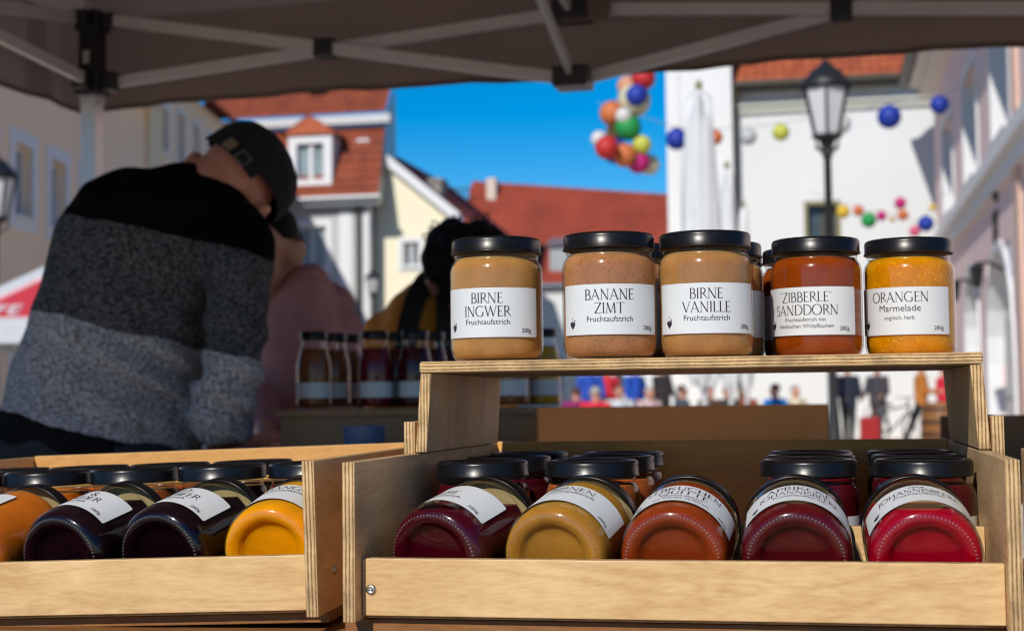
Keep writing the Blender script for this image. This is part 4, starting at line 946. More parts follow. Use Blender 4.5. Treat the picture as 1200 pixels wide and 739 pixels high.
for i in range(len(ss)-1):
    a, c = ss[i], ss[i+1]; ia, ic = lab_outline(a), lab_outline(c)
    b.quad(wrap(a, LB+ia), wrap(c, LB+ic), wrap(c, LB+LH-ic), wrap(a, LB+LH-ia))
LABEL_ME = b.mesh('label', PAPER, True)
# emblem: heart shaped fruit with stalk and leaf
b = MB()
hp = []
for i in range(28):
    a = 2*math.pi*i/28; x = 16*math.sin(a)**3; y = 13*math.cos(a)-5*math.cos(2*a)-2*math.cos(3*a)-math.cos(4*a); hp.append((x*.00018, y*.00023))
def ew(x, y): return wrap(-.0338+x, LB+.0078+y, .0002)
for i in range(28): b.poly([ew(0, 0), ew(*hp[(i+1) % 28]), ew(*hp[i])])
for (x0, y0, x1, y1, w_) in ((0, .0018, -.0006, .0046, .0004), (-.0006, .0046, .0004, .0064, .0003), (.0012, .003, .0030, .0042, .0004), (.0030, .0042, .0024, .0025, .0003)):
    L = math.hypot(x1-x0, y1-y0); nx, ny = -(y1-y0)/L*w_/2, (x1-x0)/L*w_/2
    b.quad(ew(x0+nx, y0+ny), ew(x0-nx, y0-ny), ew(x1-nx, y1-ny), ew(x1+nx, y1+ny))
EMB_ME = b.mesh('emblem', INK)
_let = {}
def lettering(titles, lines, tcap=.0083):
    """titles: capitals, top line first; lines: [(text, size)] of small sans text below"""
    key = (tuple(titles), tuple(lines), tcap)
    if key in _let: return _let[key]
    b = MB(); y = LB+LH-.0040
    for tx in titles:
        if tx.islower():
            vs, tris, wd = sans(tx, .0062); y -= .0030; n0 = len(b.v); b.v += [wrap(x-wd/2-.001, y+yy, .0002) for x, yy in vs]
            for t_ in tris: b.f.append(tuple(n0+i for i in t_)); b.m.append(0)
            y -= .0022; continue
        q, wd = title_quads(tx, tcap); y -= tcap
        k = min(1, .058/wd); 
        for p in q: b.poly([wrap((x-wd/2)*k-.001, y+yy, .0002) for x, yy in p])
        y -= tcap*.28
    y += tcap*.05
    for (tx, sz) in lines:
        vs, tris, wd = sans(tx, sz); y -= sz*.74; k = min(1, .064/max(wd, 1e-6)); n0 = len(b.v)
        b.v += [wrap((x-wd/2)*k-.001, y+yy, .0002) for x, yy in vs]
        for t_ in tris: b.f.append(tuple(n0+i for i in t_)); b.m.append(0)
        y -= sz*.42
    vs, tris, wd = sans('280g', .0050); n0 = len(b.v)
    b.v += [wrap(.0375-wd+x, LB+.0036+yy, .0002) for x, yy in vs]
    for t_ in tris: b.f.append(tuple(n0+i for i in t_)); b.m.append(0)
    _let[key] = b.mesh('lettering', INK); return _let[key]

FA = ('Fruchtaufstrich', .0062)
def jar(mw, kind, label, text=None, fill=.0815, cut=None, group=None, spin=0, lidspin=0):
    t = thing('jam_jar', label, 'jam jar', mw=mw @ Matrix.Rotation(spin, 4, 'Z'), group=group)
    g = link('glass', GLASS_ME, t); link('knurling', KNURL_ME, g)
    link('jam', jam_mesh(kind, fill, cut), t); link('lid', LID_ME, t)
    lb = link('label', LABEL_ME, t)
    if text is not False: link('emblem', EMB_ME, lb)
    if text: link('lettering', lettering(*text), lb)
    return t

# upper row on the riser
ZS = 1.0331
up = [(582, 1.232, 'pear', (('BIRNE', 'INGWER'), (FA,)), -11, 'amber pear ginger jar reading BIRNE INGWER on the riser shelf'),
      (714.5, 1.226, 'banana', (('BANANE', 'ZIMT'), (FA,)), 1, 'brown banana cinnamon jar reading BANANE ZIMT on the riser shelf'),
      (827.3, 1.242, 'vanilla', (('BIRNE', 'VANILLE'), (FA,)), 2, 'amber pear vanilla jar reading BIRNE VANILLE on the riser shelf'),
      (957, 1.318, 'zibber', (('"ZIBBERLE"', 'SANDDORN'), (('Fruchtaufstrich mit', .0046), ('fränkischen Wildpflaumen', .0046))), -14, 'dark orange jar reading ZIBBERLE SANDDORN on the riser shelf'),
      (1066, 1.348, 'orange', (('ORANGEN',), (('Marmelade', .0080), ('englisch, herb', .0046))), -12, 'bright orange marmalade jar reading ORANGEN on the riser shelf')]
for i, (u, Y, kind, text, spin, lab) in enumerate(up):
    p = PY(u, 360, Y); face = math.atan2(p.x, p.y)     # angle that turns the label to the camera position
    jar(Matrix.Translation((p.x, Y, ZS)), kind, lab, text, .0835, spin=-face+R(spin) if False else -math.atan2(p.x, Y)+R(spin), group='jars on the riser shelf')
def upback(dx, Y, kind, ref, lab, sp):
    jar(Matrix.Translation((dx, Y, ZS)), kind, lab, None, .0835, spin=sp, group='jars on the riser shelf')
xv = PY(827.3, 360, 1.242).x; xz = PY(957, 360, 1.318).x; xb_ = PY(714.5, 360, 1.226).x
upback(xv+.005, 1.330, 'vanilla', 0, 'amber jar directly behind the BIRNE VANILLE jar', .5)
upback(xv+.002, 1.415, 'vanilla', 0, 'amber jar at the back of the riser shelf, second behind BIRNE VANILLE', .4)
upback(xz-.011, 1.405, 'zibber', 0, 'dark orange jar directly behind the ZIBBERLE jar', -.3)
upback(xb_+.006, 1.322, 'banana', 0, 'brown jar directly behind the BANANE ZIMT jar', .2)

# jars standing in the shelf tray
FZ = .8533
colx = [(-.270, 'berry', 'dark berry'), (-.1815, 'rust', 'rust brown'), (-.013, 'rose', 'dark red'), (.0715, 'rose', 'dark red')]
names = ['behind the lying dark berry jar at the tray end', 'behind the lying BIRNEN jar', 'behind the lying APRIKOSE jar', 'behind the lying red currant jar']
for (x, kind, cn), nm in zip(colx, names):
    for k, Y in enumerate((1.209, 1.303, 1.398)):
        jar(Matrix.Translation((x+random.uniform(-.0015, .0015), Y+random.uniform(-.002, .002), FZ)), kind, '%s jar standing %s, %s row' % (cn, nm, ('front', 'middle', 'rear')[k]), None, .081, group='jars standing in the shelf tray', spin=R(random.uniform(20, 70)))

def lying(mw0, x, Y, tilt, spin, yaw, kind, lab, text, fill, cut, grp):
    """base towards the customer, lid end raised on the rest strip; mw0 is the tray frame"""
    z = FZ+.0378*math.cos(tilt)
    m = mw0 @ Matrix.Translation((x, Y, z)) @ Matrix.Rotation(yaw, 4, 'Z') @ Matrix.Rotation(-(math.pi/2-tilt), 4, 'X')
    jar(m, kind, lab, text, fill, cut, grp, spin)
TL = R(11.3); I4 = Matrix()
ctr = [(509, -12, -15, 'berry', 'dark berry jar lying at the tray end with label turned aside, BEERE readable', (('', 'BEERE'), (FA,)), .082, (.0255, TL)),
       (647, 6, -9, 'pears', 'golden pear jar reading BIRNEN lying in the shelf tray', (('BIRNEN',), (FA,)), .0815, None),
       (788, 8, -3, 'quince', 'rust orange jar reading LEBKUCHEN QUITTE lying in the shelf tray', (('LEBKUCHEN', 'QUITTE'), (('Fruchtaufstrich', .0050), ('mit Whisky verfeinert', .0046))), .0815, None),
       (933, 6, 1, 'aprired', 'dark red jar reading APRIKOSE JOHANNISBEERE lying in the shelf tray', (('APRIKOSE', 'JOHANNISBEERE'), (FA,)), .080, (.030, TL)),
       (1086, -2, 2, 'currant', 'bright red currant jar reading JOHANNISBEERE lying in the shelf tray', (('rote', 'JOHANNISBEERE'), (('Fruchtaufstrich', .0058),)), .080, (.0265, TL))]
for (u, sp, yw, kind, lab, text, fill, cut) in ctr:
    x = PY(u, 645, 1.054).x
    if cut: cut = (cut[0], cut[1]-0)
    lying(I4, x, 1.050, TL, R(sp), R(yw), kind, lab, text, fill, (cut[0], R(11.3), R(sp)) if cut else None, 'jars lying in the shelf tray')
# small word above JOHANNISBEERE is part of the same label
# left tray: columns in its own frame (x from the near end leftwards)
lx = [-.0495, -.1340, -.2130, -.2920]
lt = [('mango', 4, 'bright yellow mango jar reading MANGO lying in the tilted tray', (('MANGO',), (FA,))),
      ('wild', -14, 'black blueberry jar reading WALD HEIDELBEER lying in the tilted tray', (('WALD-', 'HEIDELBEER'), (FA,))),
      ('elder', -15, 'black jar reading BIRNE & HOLUNDER lying in the tilted tray', (('BIRNE &', 'HOLUNDER'), (FA,))),
      ('apricot', -48, 'orange apricot jar lying in the tilted tray, cut by the picture edge', False)]
for x, (kind, sp, lab, text) in zip(lx, lt): lying(mw_l, x, 1.0635, TL, R(sp), R(-3 if kind == 'mango' else -13), kind, lab, text, .0795, (.0315, R(11.3), R(sp)) if kind in ('wild', 'elder') else None, 'jars lying in the tilted tray')
for k, (x, kind, cn) in enumerate(zip([-.0605, -.1395, -.2185, -.297, -.375], ['rose', 'wild', 'rust', 'apricot', 'rust'], ['dark red', 'black', 'rust orange', 'orange', 'rust brown'])):
    for r_, Y in enumerate((1.225, 1.318)):
        if r_ == 1 and k == 0: continue
        ref = ['the MANGO jar', 'the WALD HEIDELBEER jar', 'the BIRNE & HOLUNDER jar', 'the orange apricot jar', 'the far end of the tilted tray'][k]
        jar(mw_l @ Matrix.Translation((x-(.004 if r_ else 0), Y, FZ)), kind, '%s jar standing behind %s, %s row' % (cn, ref, 'front' if r_ == 0 else 'rear'), None, .081, group='jars standing in the tilted tray', spin=R(random.uniform(-40, 60)))

# ================================================================== COUNTER AT THE BACK OF THE STALL
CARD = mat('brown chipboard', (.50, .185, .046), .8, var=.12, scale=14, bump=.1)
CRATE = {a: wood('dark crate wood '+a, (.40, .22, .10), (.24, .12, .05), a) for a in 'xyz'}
cz = .87
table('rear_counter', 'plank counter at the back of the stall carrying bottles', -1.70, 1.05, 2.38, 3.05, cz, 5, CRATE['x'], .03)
def box_tray(name, label, u0, u1, vt, D, depth, zb, mats, th=.012, cat='crate'):
    a = PD(u0, vt, D); c = PD(u1, vt, D); d = Vector((c.x-a.x, c.y-a.y, 0)); L = d.length; d.normalize(); n = Vector((-d.y, d.x, 0)); zt = (a.z+c.z)/2
    t = thing(name, label, cat, mw=frame_mw((a.x, a.y, zb), d, n)); h = zt-zb
    for nm, q in (('front_board', (0, L, 0, th, 0, h)), ('back_board', (0, L, depth-th, depth, 0, h*.99)), ('side_board', (0, th, th, depth-th, 0, h*.995)), ('side_board', (L-th, L, th, depth-th, 0, h*.995)), ('floor_board', (th, L-th, th, depth-th, 0.001, .012))):
        b = MB(); b.box(*q); bevel(b.build(nm, mats, t).data, .001)
    return t, zt
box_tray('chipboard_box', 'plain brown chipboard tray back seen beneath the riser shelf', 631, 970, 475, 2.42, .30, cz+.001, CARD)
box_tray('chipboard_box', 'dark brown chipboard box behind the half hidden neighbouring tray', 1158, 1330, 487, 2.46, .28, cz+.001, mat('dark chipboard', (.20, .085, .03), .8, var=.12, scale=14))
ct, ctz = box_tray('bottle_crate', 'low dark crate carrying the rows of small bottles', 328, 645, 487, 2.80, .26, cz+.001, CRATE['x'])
b = MB(); b.box(-.01, (PD(645, 487, 2.8)-PD(328, 487, 2.8)).length+.01, -.01, .27, ctz-cz, ctz-cz+.012); b.build('lid_board', CRATE['x'], ct)
JUICE = dict(amber=mat('amber syrup', (.26, .085, .018), .5, spec=.1), ruby=mat('ruby syrup', (.14, .006, .012), .5, spec=.1), dark=mat('dark syrup', (.055, .004, .007), .5, spec=.1), honey=mat('yellow syrup', (.50, .27, .01), .5, spec=.1), brown=mat('brown syrup', (.22, .07, .018), .5, spec=.1))
BP = [(0, .002), (.025, .0), (.029, .004), (.0305, .012), (.0308, .066), (.0298, .080), (.026, .099), (.0222, .112), (.0215, .119), (.0222, .121), (.0222, .126)]
BG = {}
b = MB(); b.lathe(BP, 32); BGLASS = b.mesh('glass', GL, True)
b = MB(); b.lathe([(0, .004)]+[(r_-.0015, z) for r_, z in BP[1:6] if z > .001]+[(.0258, .092), (.0222, .106), (0, .106)], 32); _bj = b
b = MB(); b.lathe([(0, .1365), (.0228, .1365), (.0244, .135), (.0247, .124), (.0240, .1225), (.0226, .123)], 32); BCAP = b.mesh('cap', LID, True)
b = MB()
for i in range(24):
    a0, a1 = -1.25+2.5*i/24-math.pi/2, -1.25+2.5*(i+1)/24-math.pi/2; r_ = .0311
    b.quad((r_*math.cos(a0), r_*math.sin(a0), .020), (r_*math.cos(a1), r_*math.sin(a1), .020), (r_*math.cos(a1), r_*math.sin(a1), .047), (r_*math.cos(a0), r_*math.sin(a0), .047))
BLAB = b.mesh('label', PAPER, True)
BJ = {k: _bj.mesh('syrup', v, True) for k, v in JUICE.items()}
def bottle(u, D, kind, lab, z, s=1.0):
    p = PD(u, 440, D); t = thing('syrup_bottle', lab, 'bottle', loc=(p.x, p.y, z), group='syrup bottles on the rear counter'); t.rotation_euler.z = YAW+random.uniform(-.3, .3); t.scale = (s, s, s)
    link('glass', BGLASS, t); link('syrup', BJ[kind], t); link('cap', BCAP, t); link('label', BLAB, t)
bz = ctz+.0135
for (u, D, kind, lab) in ((368, 2.86, 'brown', 'amber syrup bottle at the outer end of the bottle crate'), (391, 2.93, 'brown', 'second amber syrup bottle from the outer end of the crate'), (408, 3.00, 'amber', 'third amber syrup bottle, beside the ruby bottles'),
        (440, 2.86, 'ruby', 'ruby syrup bottle in front beside the amber bottles'), (464, 2.93, 'ruby', 'ruby syrup bottle between ruby front bottle and dark bottle'), (487, 2.86, 'dark', 'dark syrup bottle in front next to the riser side panel'), (506, 2.93, 'dark', 'dark syrup bottle half hidden behind the BIRNE INGWER jar'), (524, 2.98, 'dark', 'rear dark syrup bottle behind the BIRNE INGWER jar'),
        (600, 2.80, 'brown', 'brown syrup bottle seen under the riser shelf'), (637, 2.86, 'honey', 'yellow syrup bottle seen under the riser shelf')):
    bottle(u, D, kind, lab, bz, 1.06)
# small dark crate and blue cup on the counter
p = PD(427, 505, 2.60); b = MB(); b.lathe([(0, 0), (.030, 0), (.036, .09), (.037, .092), (.034, .092), (.028, .006), (0, .006)], 32)
o = b.build('blue_cup', mat('dull blue enamel', (.05, .10, .22), .4), None, True); o.location = (p.x, p.y, cz+.0005); tag(o, 'dull blue cup standing in front of the dark bottle crate', 'cup')
# ================================================================== PEOPLE
_ico = None
def ico():
    global _ico
    if _ico is None:
        bm = bmesh.new(); bmesh.ops.create_icosphere(bm, subdivisions=2, radius=1); _ico = [v.co.copy() for v in bm.verts]; bm.free()
    return _ico
def blob(name, prims, voxel, mats, parent, smooth=6, rings=(), attr=None, disp=None):
    """one continuous surface grown over overlapping tapered limbs and lofted rings (world coordinates)"""
    bm = bmesh.new()
    for p in prims:
        vs = []
        if p[0] == 'c':
            for c, r_ in ((p[1], p[2]), (p[3], p[4])):
                for q in ico(): vs.append(bm.verts.new(Vector(c)+q*r_))
        else:   # ellipsoid: centre, three axis vectors
            for q in ico(): vs.append(bm.verts.new(Vector(p[1])+p[2][0]*q.x+p[2][1]*q.y+p[2][2]*q.z))
        res = bmesh.ops.convex_hull(bm, input=vs)
        junk = [g for g in res['geom_interior'] if isinstance(g, bmesh.types.BMVert)]
        if junk: bmesh.ops.delete(bm, geom=junk, context='VERTS')
    for rg in rings:
        rows = [[bm.verts.new(q) for q in r_] for r_ in rg]; n = len(rows[0])
        for i in range(len(rows)-1):
            for k in range(n): bm.faces.new((rows[i][k], rows[i][(k+1) % n], rows[i+1][(k+1) % n], rows[i+1][k]))
        bm.faces.new(list(reversed(rows[0]))); bm.faces.new(rows[-1])
    bmesh.ops.recalc_face_normals(bm, faces=bm.faces[:])
    me = bpy.data.meshes.new('tmp'); bm.to_mesh(me); bm.free()
    o = bpy.data.objects.new('tmp', me); col.objects.link(o)
    md = o.modifiers.new('r', 'REMESH'); md.mode = 'VOXEL'; md.voxel_size = voxel; md.use_smooth_shade = True
    if smooth: ms = o.modifiers.new('s', 'SMOOTH'); ms.factor = .5; ms.iterations = smooth
    dg = bpy.context.evaluated_depsgraph_get(); dg.update()
    out = bpy.data.meshes.new_from_object(o.evaluated_get(dg)); bpy.data.objects.remove(o); bpy.data.meshes.remove(me)
    out.name = name
    if disp:
        for v in out.vertices: v.co = disp(v.co.copy())
    if attr:
        at = out.attributes.new(attr[0], 'FLOAT', 'POINT')
        for v in out.vertices: at.data[v.index].value = attr[1](v.co)
    for v in out.vertices: v.co -= parent.location
    out.materials.clear()
    for m in (mats if isinstance(mats, (list, tuple)) else [mats]): out.materials.append(m)
    out.polygons.foreach_set('use_smooth', [True]*len(out.polygons)); out.polygons.foreach_set('material_index', [0]*len(out.polygons)); out.update()
    return link(name, out, parent)
def loft_px(rows, D, dz=.12, n=28, power=2.3):
    """rings from photo silhouettes: rows of (v, u_left, u_right, depth radius, D offset)"""
    out = []
    for r_ in rows:
        v, ul, ur = r_[:3]; rd = r_[3] if len(r_) > 3 else dz; dd = D+(r_[4] if len(r_) > 4 else 0)
        a, c = PD(ul, v, dd), PD(ur, v, dd); m = (a+c)/2; h = (c-a)/2; f = Vector((cf.x, cf.y, 0)).normalized()*rd; ring = []
        for k in range(n):
            t = 2*math.pi*k/n; x, y = math.cos(t), math.sin(t)
            x = math.copysign(abs(x)**(2/power), x); y = math.copysign(abs(y)**(2/power), y); ring.append(m+h*x+f*y)
        out.append(ring)
    return out
SKIN = mat('skin', (.52, .25, .165), .5, var=.12, scale=30, sss=.15)
SKIN_R = mat('sunburnt skin', (.52, .20, .125), .5, var=.15, scale=30, sss=.15)
HAIRD = mat('near black hair', (.006, .0045, .004), .7, var=.3, scale=60, spec=.15)
HAIRB = mat('brown hair', (.07, .04, .022), .55, var=.3, scale=60); HAIRG = mat('grey hair', (.35, .33, .30), .6, var=.2, scale=60)
BLACKC = mat('black cotton', (.010, .010, .011), .85, var=.25, scale=50, bump=.2, bscale=200)
def fabric(name, c, scale=60): return mat(name, c, .85, var=.22, scale=scale, bump=.3, bscale=scale*3)

def head_prims(C, T, F, s=1.0):
    """skull, jaw, nose, brow, cheeks, ears for a head at C with crown direction T and face direction F"""
    T = T.normalized(); F = (F-T*F.dot(T)).normalized(); X = F.cross(T)
    P = lambda x, y, z: C+(X*x+F*y+T*z)*s
    E = lambda x, y, z, a, b_, c_: ('e', P(x, y, z), (X*a*s, F*b_*s, T*c_*s))
    pr = [E(0, -.012, .022, .074, .094, .082), E(0, .030, -.035, .058, .062, .070), E(0, .045, -.080, .040, .040, .030),
          ('c', P(0, .090, .012), .009*s, P(0, .112, -.024), .013*s), E(0, .104, -.030, .018, .012, .010), E(0, .080, .024, .050, .016, .012),
          E(-.036, .070, -.020, .020, .020, .018), E(.036, .070, -.020, .020, .020, .018), E(0, .088, -.058, .026, .012, .006), E(0, .086, -.068, .022, .012, .006)]
    for q in (-1, 1): pr.append(E(q*.082, -.008, -.012, .012, .023, .036)); pr.append(E(q*.094, -.020, .002, .009, .018, .024))
    return pr, P, X, T, F

# ---------------------------------------------------------------- man in the striped sweater
def man():
    D = 2.8; foot = PD(120, 470, D)
    t = thing('person', 'man in black cap and grey banded sweater bending over the rear counter', 'person', loc=(foot.x, foot.y, 0))
    r_, f_, u_ = Vector((cr.x, cr.y, 0)).normalized(), Vector((cf.x, cf.y, 0)).normalized(), Vector((0, 0, 1))
    hc = PD(266, 226, D+.04)
    T = r_*.66+u_*.58+f_*.48; F = -r_*.02-u_*.47+f_*.80
    pr, P, X, T, F = head_prims(hc, T, F, 1.0)
    nb = PD(228, 228, D)
    pr += [('c', nb, .066, P(0, -.035, -.035), .060), ('c', PD(200, 262, D), .075, nb, .068)]
    hand = PD(296, 512, D+.22)
    # both forearms and hands reach forward onto the counter
    def hand_prims(H, fwd, side):
        q = [('e', H, (fwd*.045, side*.038, u_*.016))]
        for k, (ln_, off) in enumerate(((.06, -.030), (.072, -.010), (.070, .010), (.055, .028))):
            a = H+fwd*.035+side*off; m = a+fwd*ln_*.5+u_*.004; e = a+fwd*ln_-u_*.014; q += [('c', a, .0095, m, .009), ('c', m, .009, e, .0075)]
        q += [('c', H-fwd*.015-side*.03, .012, H+fwd*.025-side*.058, .010), ('c', H+fwd*.025-side*.058, .010, H+fwd*.05-side*.055, .008)]
        return q
    H1 = PD(262, 500, D+.30); H1.z = .905; H2 = PD(150, 500, D+.32); H2.z = .905
    hipc = PD(110, 470, D); pr += [('c', Vector((hipc.x, hipc.y, .95)), .085, PD(165, 330, D+.02), .07), ('c', PD(165, 330, D+.02), .07, PD(200, 262, D+.01), .065)]
    pr += hand_prims(H1, f_, r_) + hand_prims(H2, f_, -r_)
    pr += [('c', PD(256, 482, D-.08), .036, H1-f_*.04, .026), ('c', PD(110, 470, D+.05), .036, H2-f_*.04, .026), ('c', PD(278, 330, D-.06), .045, PD(256, 482, D-.08), .036), ('c', PD(110, 270, D+.1), .045, PD(110, 470, D+.08), .036), ('c', PD(200, 262, D), .06, PD(278, 330, D), .045), ('c', PD(200, 262, D), .06, PD(110, 270, D+.1), .045)]
    for s in (-1, 1):
        hp = Vector((hipc.x, hipc.y, .90))+r_*.085*s; kn = hp+Vector((0, 0, -.42))+f_*.05; an = kn+Vector((0, 0, -.40))-f_*.04
        pr += [('c', hp, .085, kn, .055), ('c', kn, .055, an, .038), ('c', an, .04, an+f_*.14-u_*.03, .03)]
    body = blob('body', pr, .0085, SKIN_R, t, 5)
    # sweater
    rows = [(190, 188, 238, .05, .0), (197, 152, 254, .075, .01), (207, 126, 270, .09, .02), (222, 100, 285, .11), (245, 80, 296, .12), (275, 66, 284, .12), (320, 50, 262, .12), (370, 34, 252, .12), (420, 18, 247, .12), (470, 4, 246, .125), (505, -6, 240, .13), (528, -8, 238, .13), (560, -8, 236, .13)]
    sl = [('c', PD(279, 275, D-.03), .062, PD(281, 320, D-.08), .058), ('c', PD(281, 320, D-.08), .056, PD(268, 440, D-.12), .052), ('c', PD(268, 440, D-.12), .055, PD(256, 485, D-.10), .057), ('c', PD(256, 487, D-.10), .056, PD(272, 497, D+.16), .042),
          ('c', PD(125, 255, D+.05), .06, PD(105, 380, D+.12), .055), ('c', PD(105, 380, D+.12), .055, PD(120, 480, D+.15), .05), ('c', PD(120, 480, D+.15), .05, H2-f_*.12, .042)]
    A = (u_*math.cos(R(13))+r_*math.sin(R(13))); ref = PD(75, 250, D)
    lvl = lambda p: (p-ref).dot(A)
    t1 = (lvl(PD(75, 250, D))+lvl(PD(290, 300, D)))/2; t2 = (lvl(PD(30, 360, D))+lvl(PD(250, 415, D)))/2; t3 = (lvl(PD(0, 492, D))+lvl(PD(225, 522, D)))/2
    m, nt, bs = newmat('banded knit wool'); n = nt.nodes; l = nt.links
    at = n.new('ShaderNodeAttribute'); at.attribute_name = 'band'; tc = n.new('ShaderNodeTexCoord')
    nz = n.new('ShaderNodeTexNoise'); nz.inputs['Scale'].default_value = 330; nz.inputs['Detail'].default_value = 6
    mp = n.new('ShaderNodeMapping'); mp.inputs['Scale'].default_value = (.45, .45, 1.0); l.new(tc.outputs['Object'], mp.inputs[0]); l.new(mp.outputs[0], nz.inputs[0])
    mr = n.new('ShaderNodeMapRange'); mr.inputs[1].default_value = t3-.2; mr.inputs[2].default_value = t1+.2; l.new(at.outputs['Fac'], mr.inputs[0])
    def pos(x): return (x-(t3-.2))/(t1-t3+.4)
    def ramp(cols):
        r2 = n.new('ShaderNodeValToRGB'); r2.color_ramp.interpolation = 'CONSTANT'; e = r2.color_ramp.elements
        e[0].position = 0; e[0].color = rgba(cols[0]); e[1].position = pos(t3); e[1].color = rgba(cols[1])
        for x, c in ((t2, cols[2]), (t1, cols[3])): q = e.new(pos(x)); q.color = rgba(c)
        l.new(mr.outputs[0], r2.inputs[0]); return r2
    lo = ramp([(.006,)*3, (.11, .106, .112), (.016, .016, .017), (.002,)*3]); hi = ramp([(.014,)*3, (.50, .48, .49), (.14, .135, .138), (.005,)*3])
    cr2 = n.new('ShaderNodeValToRGB'); cr2.color_ramp.elements[0].position = .40; cr2.color_ramp.elements[1].position = .66; l.new(nz.outputs[0], cr2.inputs[0])
    mx = n.new('ShaderNodeMix'); mx.data_type = 'RGBA'; l.new(cr2.outputs[0], mx.inputs[0]); l.new(lo.outputs[0], mx.inputs[6]); l.new(hi.outputs[0], mx.inputs[7]); l.new(mx.outputs[2], bs.inputs['Base Color'])
    bs.inputs['Roughness'].default_value = .95; bs.inputs['Specular IOR Level'].default_value = .04
    bp = n.new('ShaderNodeBump'); bp.inputs['Strength'].default_value = .5; bp.inputs['Distance'].default_value = .003; l.new(nz.outputs[0], bp.inputs['Height']); l.new(bp.outputs[0], bs.inputs['Normal'])
    from mathutils import noise
    def folds(c):
        q = c-ref; a = noise.noise(Vector((q.dot(r_)*7, q.dot(f_)*7, q.dot(A)*3)))*.016+noise.noise(Vector((q.dot(r_)*14+4, q.dot(f_)*12, q.dot(A)*16)))*.010
        # pulled folds round the bent elbow and along the waist
        e = (c-PD(236, 445, D-.1)).length; a += .016*math.sin(q.dot(A)*95+q.dot(r_)*40)*math.exp(-(e/.12)**2)
        e2 = (c-PD(150, 485, D-.12)).length; a += .010*math.sin(q.dot(A)*70+q.dot(r_)*25+2)*math.exp(-(e2/.16)**2)
        e3 = (c-PD(262, 300, D-.1)).length; a += .010*math.sin(q.dot(r_)*90-q.dot(A)*45)*math.exp(-(e3/.09)**2)
        return c+(c-PD(170, 380, D+.05)).normalized()*a
    blob('sweater', sl, .0085, m, t, 5, rings=[loft_px(rows, D)], attr=('band', lambda p: lvl(p)+noise.noise(p*9)*.012+noise.noise(p*45)*.003), disp=folds)
    hips = [(512, -14, 238, .135), (560, -12, 232, .14), (640, 0, 225, .13)]
    tp = []
    for s in (-1, 1):
        hp = Vector((hipc.x, hipc.y, .88))+r_*.09*s; kn = hp+Vector((0, 0, -.40))+f_*.05; an = kn+Vector((0, 0, -.42))-f_*.04; tp += [('c', hp, .10, kn, .075), ('c', kn, .075, an, .06)]
    blob('trousers', tp, .015, mat('black denim', (.012, .012, .015), .85), t, 4, rings=[loft_px(hips, D)])
    for s in (-1, 1):
        an = Vector((hipc.x, hipc.y, .04))+r_*.09*s; blob('shoe', [('c', an-f_*.05, .045, an+f_*.15, .04)], .015, BLACKC, t, 3)
    # cap
    CAPM = mat('black cap cotton', (.004, .0035, .003), .95, var=.3, scale=25, bump=.3, bscale=90)
    ring0, rows_ = [], []
    def capring(z, k, n=36, dy=0):
        out = []
        for i in range(n):
            a = 2*math.pi*i/n; rx, ry = .090*k, .110*k; w_ = 1-(z-.02)/.1
            out.append(P(rx*math.cos(a), -.008+dy+ry*math.sin(a), z+(.012*math.sin(a)+.024*math.cos(a)**2)*w_))
        return out
    rg = [capring(.018, 1.0), capring(.035, 1.015), capring(.060, 1.01), capring(.083, .96), capring(.102, .85), capring(.117, .65), capring(.126, .38), capring(.129, .12)]
    b = MB(); n0 = 36
    for q in rg: b.v += [tuple(p-t.location) for p in q]
    hole = lambda k, i: i == 0 and 24 <= k <= 29
    for i in range(len(rg)-1):
        for k in range(n0):
            b.f.append((i*n0+k, i*n0+(k+1) % n0, (i+1)*n0+(k+1) % n0, (i+1)*n0+k)); b.m.append(0)
    b.f.append(tuple((len(rg)-1)*n0+k for k in range(n0))); b.m.append(0)
    cap = b.build('cap', CAPM, t, True)
    b = MB(); Lb = lambda x, y, z: P(x, y, z)-t.location
    N = 14
    def br(i, j, dz): # brim
        a = math.pi*(.14+.72*i/N); k = j/6; x = .086*math.cos(a); y = .098*math.sin(a)+.0
        return Lb(x*(1-.06*k), y+k*.075*math.sin(a)**.6, .022-.010*k-.020*abs(math.cos(a))**2*k+dz)
    for i in range(N):
        for j in range(6):
            b.quad(br(i, j, .002), br(i+1, j, .002), br(i+1, j+1, .002), br(i, j+1, .002)); b.quad(br(i, j+1, -.002), br(i+1, j+1, -.002), br(i+1, j, -.002), br(i, j, -.002))
        b.quad(br(i, 6, -.002), br(i+1, 6, -.002), br(i+1, 6, .002), br(i, 6, .002))
    b.build('brim', CAPM, cap, True)
    # back strap with metal clip
    b = MB(); pts = []
    for i in range(9):
        a = math.radians(-120+76*i/8); pts.append(Lb(.094*math.cos(a), -.008+.1145*math.sin(a), .020+.012*math.sin(a)))
    for i in range(8): b.bar(pts[i], pts[i+1], .020, .003, up=(X*math.cos(R(-90))+F*math.sin(R(-90))))
    b.build('strap', CAPM, cap)
    b = MB(); a = R(-92); c0 = Lb(.0965*math.cos(a), -.008+.117*math.sin(a), .012); c1 = Lb(.0965*math.cos(a+.2), -.008+.117*math.sin(a+.2), .012)
    b.bar(c0, c1, .024, .004, up=-F); bevel(b.build('clip', mat('aged brass clip', (.28, .22, .15), .45, .6), cap).data, .001)
    b = MB(); a = R(-66); q0 = [Lb(.0965*math.cos(a+d), -.008+.117*math.sin(a+d), z) for d, z in ((-.1, .0), (.12, .0), (.12, .022), (-.1, .022))]
    for i in range(4): b.bar(q0[i], q0[(i+1) % 4], .0022)
    b.build('buckle', mat('dull buckle', (.12, .10, .08), .5, .5), cap)
    b = MB(); c0 = P(0, -.008, .130)-t.location; b.lathe([(0, .004), (.006, .002), (.007, 0)], 12, c=tuple(c0)); b.build('button', CAPM, cap, True)
    # short hair at the back of the head
man()

